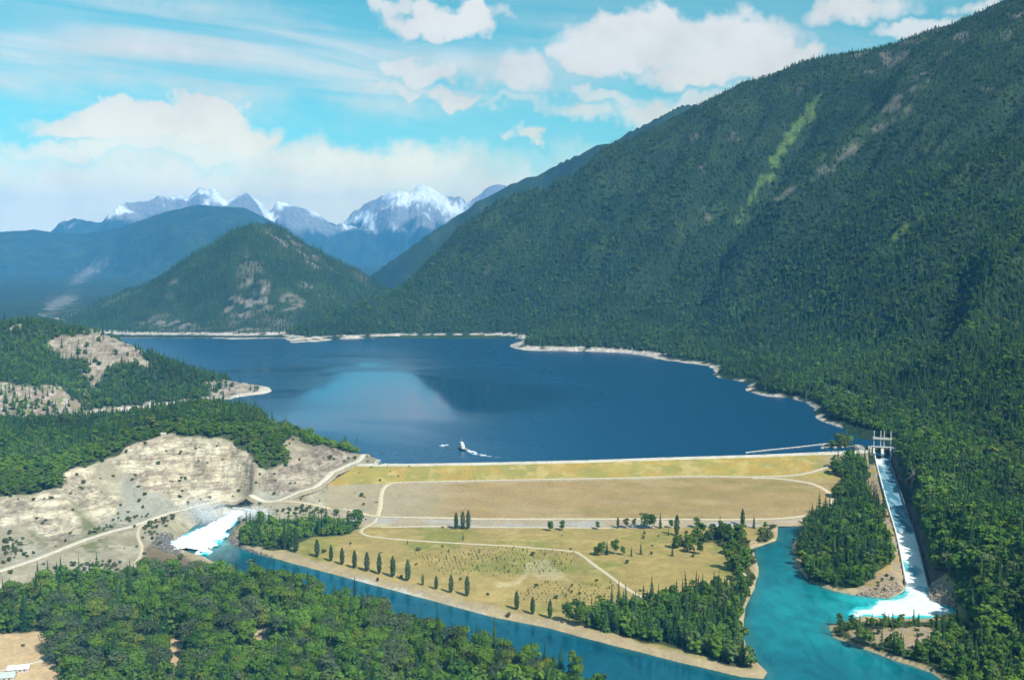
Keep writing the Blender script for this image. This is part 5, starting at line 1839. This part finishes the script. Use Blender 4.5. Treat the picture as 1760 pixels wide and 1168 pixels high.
for ac, wd in ((-13.2, 3.0), (0, 4.6), (13.2, 3.0)):
    # pier with a sloping tail
    V, Fc = [], []
    prof = [(-12, -12), (-12, 8.5), (3, 8.5), (16, -2), (22, -14)]
    for sx in (-1, 1):
        for a, z in prof:
            V.append(tuple(g0 * np.array((1, 1, 0)) + e1 * a + n1 * (ac + sx * wd / 2) + up * z - org))
    k = len(prof)
    Fc = [tuple(range(k - 1, -1, -1)), tuple(range(k, 2 * k))] + [(i, (i + 1) % k, k + (i + 1) % k, k + i) for i in range(k)]
    bevel(add_mesh('pier', V, Fc, M['concrete'], spill), 0.2)
for ac in (-7.4, 7.4):
    # curved gate between the piers
    V, Fc = [], []
    m_ = 9
    for sx in (-1, 1):
        for i in range(m_):
            a = -0.9 + 1.5 * i / (m_ - 1)
            for t in (0, 0.6):
                V.append(tuple(g0 * np.array((1, 1, 0)) + e1 * (4 - (11 + t) * math.cos(a)) + n1 * (ac + sx * 5.4) + up * (0 + 11 * math.sin(a)) - org))
    for i in range(m_ - 1):
        a, b = 2 * i, 2 * m_ + 2 * i
        Fc += [(a, a + 2, b + 2, b), (a + 1, b + 1, b + 3, a + 3), (a, a + 1, a + 3, a + 2), (b, b + 2, b + 3, b + 1)]
    Fc += [(0, 2 * m_, 2 * m_ + 1, 1), (2 * m_ - 2, 2 * m_ - 1, 4 * m_ - 1, 4 * m_ - 2)]
    g_ = add_mesh('gate', V, Fc, M['gate'], spill)
    V, Fc = [], []
    for zz in (-3, 1, 5):
        box(V, Fc, g0 * np.array((1, 1, 0)) + e1 * (4 - 11.9 * math.cos(math.asin(zz / 11)) + 1.1) + n1 * ac + up * zz - org, e1, n1, up, 0.3, 5.2, 0.25)
    add_mesh('girder', V, Fc, M['gate'], g_)
for ac in (-13.2, -2.6, 2.6, 13.2):
    sbox('hoist_column', -6, ac, 8.3, 35, 1.7, 1.5, M['concrete'])
deck = sbox('bridge_deck', -6, 0, 20.4, 23.2, 4.4, 30, M['concrete'])
for sx in (-1, 1):
    V, Fc = [], []
    box(V, Fc, g0 * np.array((1, 1, 0)) + e1 * (-6 + sx * 2.2) + up * 24.3 - org, e1, n1, up, 0.08, 16.8, 0.07)
    for k in range(15):
        box(V, Fc, g0 * np.array((1, 1, 0)) + e1 * (-6 + sx * 2.2) + n1 * (-16.5 + k * 2.357) + up * 23.7 - org, e1, n1, up, 0.06, 0.06, 0.6)
    add_mesh('railing', V, Fc, M['steel'], deck)
sbox('road_bridge', 2, 0, 8.7, 9.9, 5, 36, M['concrete'])
sbox('abutment_wall', -4, -19.0, -12, 7.5, 26, 6, M['concrete'])
sbox('abutment_wall', -4, 19.0, -12, 9.5, 26, 6, M['concrete'])


def water_sheet(name, C, half, zoff, colour, label, nc=22, amp=0.5, seed=0, step=3.0, edge=0.0):
    C = smooth_line(C, step)
    Tt = np.gradient(C[:, :2], axis=0); Tt /= np.linalg.norm(Tt, axis=1)[:, None] + 1e-9
    Nn = np.stack([-Tt[:, 1], Tt[:, 0]], 1)
    L = np.r_[0, np.cumsum(np.hypot(*np.diff(C[:, :2], axis=0).T))]; s_ = L / L[-1]
    h_ = np.interp(s_, np.linspace(0, 1, len(half)), half)
    V, cs = [], []
    for k in range(nc + 1):
        t = 2 * k / nc - 1
        p = C[:, :2] + Nn * (h_ * t)[:, None]
        bump = amp * (np.abs(fbm(p[:, 0], p[:, 1], 9, 4, seed)) * 1.6 + 0.5 * fbm(p[:, 0], p[:, 1], 3.2, 2, seed + 3)) * (1 - abs(t) ** 4 * edge) * sstep(-0.01, 0.12, s_)
        crown = amp * 2.2 * (1 - t * t) * edge
        V.append(np.column_stack([p, C[:, 2] + zoff + bump + crown - (abs(t) > 0.97) * edge * 0.6]))
        cs.append(colour(p[:, 0], p[:, 1], s_, np.full(len(s_), t)))
    n = len(C)
    V = np.concatenate(V)
    ii = np.arange(len(V)).reshape(nc + 1, n)
    q = np.stack([ii[:-1, :-1], ii[:-1, 1:], ii[1:, 1:], ii[1:, :-1]], -1).reshape(-1, 4)
    cs = np.concatenate(cs)
    if edge:
        tt = np.abs(np.repeat(2 * np.arange(nc + 1) / nc - 1, n)); ss = np.tile(s_, nc + 1)
        rag = np.maximum(tt, sstep(0.55, 1.0, ss)) + 0.30 * fbm(V[:, 0], V[:, 1], 12, 4, seed + 7)
        q = q[(rag[q] < 0.93).all(1)]
        u_, inv_ = np.unique(q, return_inverse=True)
        V, cs, q = V[u_], cs[u_], inv_.reshape(-1, 4)
    o = add_mesh(name, V, q.astype(np.int32), M['foam'], None, smooth=True)
    set_cover(o, cs)
    tag(o, label, None, None, 'structure')
    return o


def chute_col(x, y, s_, t):
    st = fbm(x * 1.6, y * 0.35, 7, 4, 811)
    c = np.zeros((len(x), 3)); c[:] = (0.055, 0.17, 0.24)
    c = mix3(c, (0.23, 0.37, 0.43), sstep(-0.2, 0.7, st))
    up_ = sstep(0.10, 0.03, np.abs(s_ - 0.075 - 0.03 * t)) * sstep(0.5, -0.3, t)
    c = mix3(c, (0.80, 0.86, 0.88), up_ * 0.8)
    py = project(x, y, chute_floor(s_) + 1.6)[1]
    w1 = sstep(914, 920, py + 3 * st) * sstep(982, 966, py - 10 * t + 5 * st)
    c = mix3(c, (0.86, 0.90, 0.90), w1)
    w2 = sstep(965, 978, py - 10 * t)
    c = mix3(c, (0.05, 0.42, 0.46), w2 * sstep(0.6, -0.3, st))
    c = mix3(c, (0.88, 0.91, 0.91), sstep(984, 1000, py + 10 * np.abs(t) + 4 * st))
    return c


water_sheet('spillway_water', CHUTE, [CHUTE_HALF - 0.2] * 2, 1.6, chute_col, 'blue and white water racing down the spillway chute', 16, 0.35, 821)


def pool_sheet(name, poly_px, z, core, label, amp, seed, fringe=(0.03, 0.50, 0.52), cellv=2.6, fade=26.0):
    pl = np.array([at_z(p[0], p[1], z)[:2] for p in poly_px])
    xs = np.arange(pl[:, 0].min(), pl[:, 0].max(), cellv); ys = np.arange(pl[:, 1].min(), pl[:, 1].max(), cellv)
    X, Y = np.meshgrid(xs, ys)
    sd = poly_sd(X.ravel(), Y.ravel(), pl)
    sd = sd + 7 * fbm(X.ravel(), Y.ravel(), 22, 4, seed)
    ii = np.arange(X.size).reshape(X.shape)
    q = np.stack([ii[:-1, :-1], ii[:-1, 1:], ii[1:, 1:], ii[1:, :-1]], -1).reshape(-1, 4)
    q = q[(sd[q] < 0).all(1)]
    u, inv = np.unique(q, return_inverse=True)
    x, y, d = X.ravel()[u], Y.ravel()[u], -sd[u]
    e = sstep(0, fade, d)
    zz = z + 0.06 + e * amp * (0.5 + np.abs(fbm(x, y, 10, 4, seed + 1)) * 1.5 + 0.4 * fbm(x, y, 3, 2, seed + 2))
    o = add_mesh(name, np.column_stack([x, y, zz]), inv.reshape(-1, 4).astype(np.int32), M['foam'], None, smooth=True)
    c = np.zeros((len(x), 3)); c[:] = fringe
    lace = fbm(x, y, 8, 4, seed + 4)
    c = mix3(c, core, sstep(0.12, 0.50, e + 0.30 * lace))
    set_cover(o, c)
    tag(o, label, None, None, 'structure')
    return o


pool_sheet('plunge_pool_foam_water', [(1553, 1000), (1596, 1004), (1602, 1028), (1640, 1042), (1660, 1058), (1610, 1068), (1540, 1064), (1480, 1062), (1458, 1056), (1490, 1036), (1530, 1026), (1550, 1018)], RIVER, (0.72, 0.76, 0.78), 'white boiling water where the chute meets the pool', 1.1, 831)

# outlet works on the other side of the dam
OUT = np.array([at_z(414, 879, -24.0), at_z(402, 886, -26.5), at_z(375, 905, -32.5), at_z(345, 926, -35.0), at_z(318, 944, -35.6), at_z(300, 958, -36.6)])


def out_col(x, y, s_, t):
    c = np.zeros((len(x), 3)); c[:] = (0.72, 0.76, 0.78)
    lace = fbm(x, y, 9, 4, 841)
    return mix3(c, (0.06, 0.50, 0.55), sstep(0.72, 1.0, np.maximum(np.abs(t), sstep(0.72, 1.02, s_)) + 0.22 * lace))


water_sheet('outlet_white_water', OUT, [10, 18, 27, 35, 38, 38], 0.6, out_col, 'broad white torrent pouring from the outlet below the road', 56, 0.9, 851, 1.3, 0.8)
oh = hit(416, 872)
outlet = empty('outlet_portal', (OUT[0][0], OUT[0][1], -30))
tag(outlet, 'pale concrete outlet portal below the road at the white torrent', 'outlet')
oo = np.array((OUT[0][0], OUT[0][1], -30.0))
ed = OUT[1][:2] - OUT[0][:2]; ed = np.array((*(ed / np.linalg.norm(ed)), 0)); en = np.array((-ed[1], ed[0], 0))
for nm_, al, ac, z0, z1, la, lc in (('headwall', -3, 0, -7, 10.0, 3, 34), ('wing_wall', 6, 13.5, -7, 6.5, 18, 1.6), ('wing_wall', 6, -13.5, -7, 6.5, 18, 1.6), ('divider', 3, 0, -6, 6.0, 10, 2.0)):
    V, Fc = [], []
    box(V, Fc, ed * al + en * ac + up * (z0 + z1) / 2, ed, en, up, la / 2, lc / 2, (z1 - z0) / 2)
    bevel(add_mesh(nm_, V, Fc, M['concrete_pale'], outlet), 0.2)
for ac in (-6.2, 6.2):
    V, Fc = [], []
    box(V, Fc, ed * -1.45 + en * ac + up * 3.4, ed, en, up, 0.2, 4.0, 1.9)
    add_mesh('opening_shade', V, Fc, M['dark_paint'], outlet)  # solid dark slab on the headwall, painting the shade inside an outlet


def spray(name, centre, rx, ry, rz, n, size, label, seed):
    """drifting drops, each a tiny two-sided flake"""
    rg = np.random.default_rng(seed)
    d = rg.normal(size=(n, 3)) * np.array((rx, ry, rz)) * 0.55
    P = np.array(centre) + d
    k = fbm(P[:, 0] + P[:, 2], P[:, 1] - P[:, 2] * 0.7, 9, 3, seed) > rg.uniform(-1.0, 0.5, n)
    P = P[k & (P[:, 2] > centre[2] - rz * 0.7)]
    N = rg.normal(size=P.shape); N /= np.linalg.norm(N, axis=1)[:, None]
    V, Fq = leaf_quads(P, N, size, rg)
    o = add_mesh(name, V, Fq.astype(np.int32), M['spray'], None)
    tag(o, label, None, None, 'stuff')


M['spray'] = plain('water_spray', (0.86, 0.90, 0.92), 0.7, 0.05, 0.5)
spray('spray_mist', hit(350, 896) + np.array((0, 0, 8.0)), 36, 22, 19, 46000, 0.26, 'pale drifting spray left of the outlet torrent', 861)
spray('spray_mist', hit(438, 890) + np.array((0, 0, 5.0)), 24, 14, 9, 16000, 0.26, 'pale drifting spray right of the outlet torrent', 862)
spray('spray_mist', at_z(1570, 1030, -33), 34, 22, 5, 5000, 0.16, 'low spray over the boiling plunge pool', 863)


def boulders(name, poly_px, mat_, n, s0, s1, label, seed, z=None):
    rg = np.random.default_rng(seed)
    base = []
    for k in range(6):
        v = rg.normal(size=(10, 3)); v /= np.linalg.norm(v, axis=1)[:, None]
        base.append(v * rg.uniform(0.75, 1.1, (10, 1)))
    import bmesh
    hulls = []
    for v in base:
        bm = bmesh.new()
        for q in v: bm.verts.new(q)
        bmesh.ops.convex_hull(bm, input=bm.verts)
        bm.verts.ensure_lookup_table()
        hulls.append((np.array([q.co[:] for q in bm.verts]), [tuple(x.index for x in f.verts) for f in bm.faces]))
        bm.free()
    bx0, bx1 = min(p[0] for p in poly_px), max(p[0] for p in poly_px)
    by0, by1 = min(p[1] for p in poly_px), max(p[1] for p in poly_px)
    V, Fc = [], []
    pp = np.array(poly_px, float)
    while n > 0:
        px, py = rg.uniform(bx0, bx1), rg.uniform(by0, by1)
        if poly_sd(np.array([px]), np.array([py]), pp)[0] > 0:
            n -= 0.1
            continue
        P = hit(px, py)
        hv, hf = hulls[rg.integers(6)]
        s_ = rg.uniform(s0, s1) * np.array((rg.uniform(0.8, 1.3), rg.uniform(0.8, 1.3), rg.uniform(0.6, 1.0)))
        a = rg.uniform(0, 6.28)
        rot = np.array(((math.cos(a), -math.sin(a), 0), (math.sin(a), math.cos(a), 0), (0, 0, 1)))
        b = len(V)
        V += [tuple(q) for q in (hv * s_) @ rot.T + P + np.array((0, 0, 0.2 * s0))]
        Fc += [tuple(i + b for i in f) for f in hf]
        n -= 1
    o = add_mesh(name, V, Fc, mat_, None)
    tag(o, label, None, None, 'stuff')
    return o


boulders('boulder_pile', [(262, 940), (268, 922), (285, 914), (300, 920), (296, 930), (304, 945), (318, 956), (300, 952)], M['rock_dark'], 420, 0.9, 2.4, 'dark riprap boulders piled left of the white torrent', 871)
boulders('boulder_bank', [(388, 926), (392, 914), (402, 912), (408, 930), (430, 944), (470, 956), (466, 961), (430, 951), (398, 938)], M['rock_dark'], 460, 0.7, 1.9, 'grey riprap boulders along the point right of the torrent', 872)
boulders('shore_rocks', [(640, 797), (655, 783), (665, 780), (682, 792), (680, 797)], M['rock_pale'], 260, 0.8, 2.2, 'pale rock spur at the left end of the dam crest', 873)
boulders('shore_rocks', [(1405, 776), (1412, 764), (1430, 768), (1480, 764), (1492, 774), (1440, 778)], M['rock_pale'], 420, 0.9, 2.6, 'pale rocks of the islet at the right end of the dam', 874)
boulders('bank_rocks', [(1596, 1012), (1606, 1000), (1625, 1005), (1642, 1030), (1644, 1044), (1602, 1032)], plain('brown_rock', (0.33, 0.26, 0.19), 0.95, 0.35, 0.5, 0.3), 320, 1.0, 3.2, 'brown broken rocks on the bank right of the plunge pool', 875)
boulders('bank_rocks', [(1470, 1022), (1510, 1008), (1545, 1000), (1552, 1012), (1530, 1027)], bpy.data.materials['brown_rock'], 260, 0.8, 2.4, 'brown rocks at the tip of the wooded peninsula', 876)

# ------------------------------------------------------------------ things on the lake
boom = empty('log_boom', tuple(at_z(1350, 769, 0.2)))
tag(boom, 'pale floating log boom stretched across the water before the spillway', 'log boom')
bo = at_z(1350, 769, 0.2)
ends = smooth_line([at_z(*p, 0.3) for p in ((1281, 777.5), (1320, 773), (1370, 768), (1421, 762))], 2.0)
L = np.r_[0, np.cumsum(np.hypot(*np.diff(ends[:, :2], axis=0).T))]
nlog = int(L[-1] / 11.5)
for k in range(nlog):
    a, b = [np.array([np.interp(t, L, ends[:, i]) for i in range(3)]) for t in (L[-1] * k / nlog + 0.35, L[-1] * (k + 1) / nlog - 0.35)]
    d = (b - a) / np.linalg.norm(b - a)
    s1 = np.array((-d[1], d[0], 0))
    V, Fc = [], []
    for p, rr in ((a, 0.7), (a + d * 0.5, 1.0), (b - d * 0.5, 0.9), (b, 0.6)):
        for q in range(8):
            an = 2 * math.pi * q / 8
            V.append(tuple(p - bo + s1 * rr * math.cos(an) + up * rr * math.sin(an)))
    for r_ in range(3):
        for q in range(8):
            Fc.append((r_ * 8 + q, r_ * 8 + (q + 1) % 8, r_ * 8 + 8 + (q + 1) % 8, r_ * 8 + 8 + q))
    Fc += [tuple(range(7, -1, -1)), tuple(range(24, 32))]
    add_mesh('log', V, Fc, M['wood'], boom)


def hull(parent, L_, B_, D_, mat_, name='hull'):
    V, Fc = [], []
    st = 9
    for i in range(st):
        t = i / (st - 1)
        bw = B_ / 2 * (1 - max(0, (t - 0.55) / 0.45) ** 2.2) * (0.86 + 0.14 * min(1, t * 5))
        sheer = D_ * (1 + 0.55 * max(0, t - 0.5) ** 1.5)
        x = -L_ / 2 + L_ * t
        for yy, zz in ((-1, sheer), (-0.82, -0.25 * D_), (0, -0.55 * D_ * (1 - 0.6 * t ** 4)), (0.82, -0.25 * D_), (1, sheer)):
            V.append((x + (0.10 * L_ * t ** 6 if zz > 0 else 0), yy * max(bw, 0.03), zz))
    for i in range(st - 1):
        for k in range(4):
            a = i * 5 + k
            Fc.append((a, a + 1, a + 6, a + 5))
        Fc.append((i * 5 + 4, i * 5, i * 5 + 5, i * 5 + 9))
    Fc.append((4, 3, 2, 1, 0))
    return add_mesh(name, V, Fc, mat_, parent)


def bbox(parent, name, c, s_, mat_, bw=0.12):
    V, Fc = [], []
    box(V, Fc, c, (1, 0, 0), (0, 1, 0), (0, 0, 1), s_[0] / 2, s_[1] / 2, s_[2] / 2)
    o = add_mesh(name, V, Fc, mat_, parent)
    return bevel(o, bw) if bw else o


P = at_z(795, 772, 0)
tug = empty('work_boat', (P[0], P[1], 0.2))
tug.rotation_euler = (0, 0, R(125))
tag(tug, 'white work boat with a tall wheelhouse trailing a wake near the dam', 'boat')
hull(tug, 24, 8, 2.2, M['dark_paint'])
bbox(tug, 'deck', (-0.5, 0, 2.15), (21, 6.6, 0.3), M['concrete_pale'], 0.05)
ca = bbox(tug, 'cabin', (2.0, 0, 4.6), (9.5, 5.6, 4.6), M['white_paint'])
for k in range(4):
    for sy in (-1, 1):
        bbox(ca, 'window', (-1.4 + k * 2.2, sy * 2.82, 5.2), (1.2, 0.08, 1.1), M['glass'], 0)
wh = bbox(tug, 'wheelhouse', (3.0, 0, 9.0), (6.0, 4.8, 4.2), M['white_paint'])
bbox(wh, 'windscreen', (6.03, 0, 9.8), (0.08, 4.2, 1.4), M['glass'], 0)
for sy in (-1, 1):
    bbox(wh, 'window', (3.0, sy * 2.42, 9.8), (4.6, 0.08, 1.4), M['glass'], 0)
bbox(tug, 'roof', (3.0, 0, 11.35), (7.0, 5.6, 0.5), M['white_paint'])
bbox(tug, 'funnel', (-3.8, 0, 6.0), (1.8, 1.8, 7.5), M['white_paint'])
V, Fc = cone_trunk(7.0, 0.35, 0.12, 7)
add_mesh('mast', [(v[0] + 2.4, v[1], v[2] + 11.5) for v in V], Fc, M['white_paint'], tug)
bbox(tug, 'winch', (-7.5, 0, 3.1), (2.4, 2.6, 1.6), M['gate'])
P2 = at_z(760, 766, 0)
mb = empty('motor_boat', (P2[0], P2[1], 0.1))
mb.rotation_euler = (0, 0, R(184))
tag(mb, 'small white motor boat left of the work boat with a short white wake', 'boat')
hull(mb, 9, 3, 0.9, M['white_paint'])
bbox(mb, 'cabin', (-0.3, 0, 1.6), (3.2, 2.0, 1.5), M['white_paint'])
bbox(mb, 'windscreen', (1.35, 0, 1.9), (0.08, 1.8, 0.7), M['glass'], 0)
bbox(mb, 'engine', (-4.6, 0, 0.9), (0.7, 0.8, 1.1), M['dark_paint'])


def wake(name, pts, half, label, seed, dens=0.0):
    C = smooth_line([at_z(p[0], p[1], 0.0) for p in pts], 2.0)
    Tt = np.gradient(C[:, :2], axis=0); Tt /= np.linalg.norm(Tt, axis=1)[:, None]
    Nn = np.stack([-Tt[:, 1], Tt[:, 0]], 1)
    s_ = np.linspace(0, 1, len(C))
    h_ = np.interp(s_, np.linspace(0, 1, len(half)), half)
    nc = 10
    V = np.concatenate([np.column_stack([C[:, :2] + Nn * (h_ * (2 * k / nc - 1))[:, None], np.full(len(C), 0.05)]) for k in range(nc + 1)])
    ii = np.arange(len(V)).reshape(nc + 1, len(C))
    q = np.stack([ii[:-1, :-1], ii[:-1, 1:], ii[1:, 1:], ii[1:, :-1]], -1).reshape(-1, 4)
    t = np.repeat(2 * np.arange(nc + 1) / nc - 1, len(C)); ss = np.tile(s_, nc + 1)
    V[:, 2] += 0.25 * np.abs(fbm(V[:, 0], V[:, 1], 3, 3, seed)) * (1 - t * t)
    fo = fbm(V[:, 0], V[:, 1], 5, 3, seed) + 0.9 - 1.3 * ss - 0.5 * t * t + dens
    q = q[(fo[q] > 0).all(1)]
    u, inv = np.unique(q, return_inverse=True)
    o = add_mesh(name, V[u], inv.reshape(-1, 4).astype(np.int32), M['foam'])
    c = np.zeros((len(u), 3)); c[:] = (0.28, 0.42, 0.52)
    set_cover(o, mix3(c, (0.72, 0.75, 0.76), sstep(0.1, 0.8, fo[u])))
    tag(o, label, None, None, 'stuff')


wake('wake_foam', [(797, 771), (806, 775), (820, 780), (845, 784), (880, 787)], [5, 8, 7, 5, 2], 'fading wake trailing behind the work boat', 881, 0.1)
wake('wake_foam', [(770, 764), (758, 765.5), (748, 766)], [3.5, 3.0, 1.5], 'short white wake around the motor boat', 882, 0.7)

# ------------------------------------------------------------------ buildings
def house(name, px, py, L_, B_, wall_h, roof_h, rz, label, wall_m, roof_m, cat='house', wins=3):
    P = hit(px, py)
    h_ = empty(name, (P[0], P[1], P[2] - 0.2))
    h_.rotation_euler = (0, 0, rz)
    tag(h_, label, cat)
    w_ = bbox(h_, 'walls', (0, 0, wall_h / 2), (L_, B_, wall_h), wall_m, 0.03)
    ov = 0.6
    V = [(-L_ / 2 - ov, -B_ / 2 - ov, wall_h - 0.15), (L_ / 2 + ov, -B_ / 2 - ov, wall_h - 0.15), (L_ / 2 + ov, B_ / 2 + ov, wall_h - 0.15), (-L_ / 2 - ov, B_ / 2 + ov, wall_h - 0.15), (-L_ / 2 - ov, 0, wall_h + roof_h), (L_ / 2 + ov, 0, wall_h + roof_h)]
    V += [(a, b, c + 0.25) for a, b, c in V]
    Fc = [(0, 4, 5, 1), (2, 5, 4, 3), (6, 7, 11, 10), (8, 9, 10, 11), (0, 1, 7, 6), (2, 3, 9, 8), (0, 6, 10, 4), (3, 4, 10, 9), (1, 5, 11, 7), (2, 8, 11, 5)]
    add_mesh('roof', V, Fc, roof_m, h_)
    V = [(sx * (L_ / 2 - 0.02), y_, z_) for sx in (-1, 1) for y_, z_ in ((-B_ / 2, wall_h), (B_ / 2, wall_h), (0, wall_h + roof_h - 0.05))]
    add_mesh('gable', V, [(0, 2, 1), (3, 4, 5)], wall_m, h_)
    for k in range(wins):
        bbox(h_, 'window', (-L_ / 2 + L_ * (k + 0.7) / (wins + 0.6), -B_ / 2 - 0.04, wall_h * 0.55), (1.3, 0.1, 1.2), M['glass'], 0)
    bbox(h_, 'door', (L_ / 2 - 1.6, -B_ / 2 - 0.05, 1.05), (1.1, 0.12, 2.1), M['gate'], 0)
    return h_


M['metal_roof'] = plain('pale_metal_roof', (0.72, 0.74, 0.74), 0.45, 0.08, 0.6)
M['grey_roof'] = plain('grey_green_roof', (0.42, 0.48, 0.45), 0.6, 0.12, 0.6)
M['siding'] = plain('siding', (0.55, 0.52, 0.46), 0.85, 0.1, 0.8)
house('farm_building', 34, 1152, 17, 8, 3.2, 2.4, R(14), 'long white-roofed building beside the tan clearing', M['siding'], M['metal_roof'], 'building', 4)
house('farm_building', 10, 1166, 15, 10, 3.2, 3.0, R(12), 'grey-roofed building below the long white-roofed one', M['siding'], M['grey_roof'], 'building', 3)
house('shed', 457, 1088, 4.5, 4.0, 2.6, 1.4, R(40), 'tiny white shed beside a small tan glade in the wood', M['white_paint'], M['metal_roof'], 'shed', 1)
house('hut', 281, 748, 7, 5, 3.0, 1.6, R(8), 'small pale hut on the rim above the large rock cut', M['concrete_pale'], M['rock_pale'], 'hut', 1)
house('hut', 16, 719, 7, 5, 3.2, 1.8, R(10), 'small white hut on the brown slope under the headland', M['white_paint'], M['metal_roof'], 'hut', 1)
road('path', [(-30, 1160), (20, 1147), (60, 1138), (84, 1128)], 4, M['road'], 'pale lane leading past the white-roofed building')

# ------------------------------------------------------------------ haze
o = add_mesh('haze', [(sx * 30500, sy * 30500, sz) for sz in (-80, 1900) for sx, sy in ((-1, -1), (1, -1), (1, 1), (-1, 1))], [(0, 3, 2, 1), (4, 5, 6, 7), (0, 1, 5, 4), (1, 2, 6, 5), (2, 3, 7, 6), (3, 0, 4, 7)])
hz = bpy.data.materials.new('haze_air')
hz.use_nodes = True
nt = NT(hz.node_tree)
pv = nt.n('ShaderNodeVolumePrincipled')
pv.inputs['Color'].default_value = (0.12, 0.48, 1.0, 1)
pv.inputs['Density'].default_value = 4.1e-5
pv.inputs['Anisotropy'].default_value = -0.45
ho = nt.n('ShaderNodeOutputMaterial')
nt.link(pv.outputs[0], ho.inputs['Volume'])
o.data.materials.append(hz)
tag(o, 'thin blue haze filling the valley air', None, None, 'stuff')
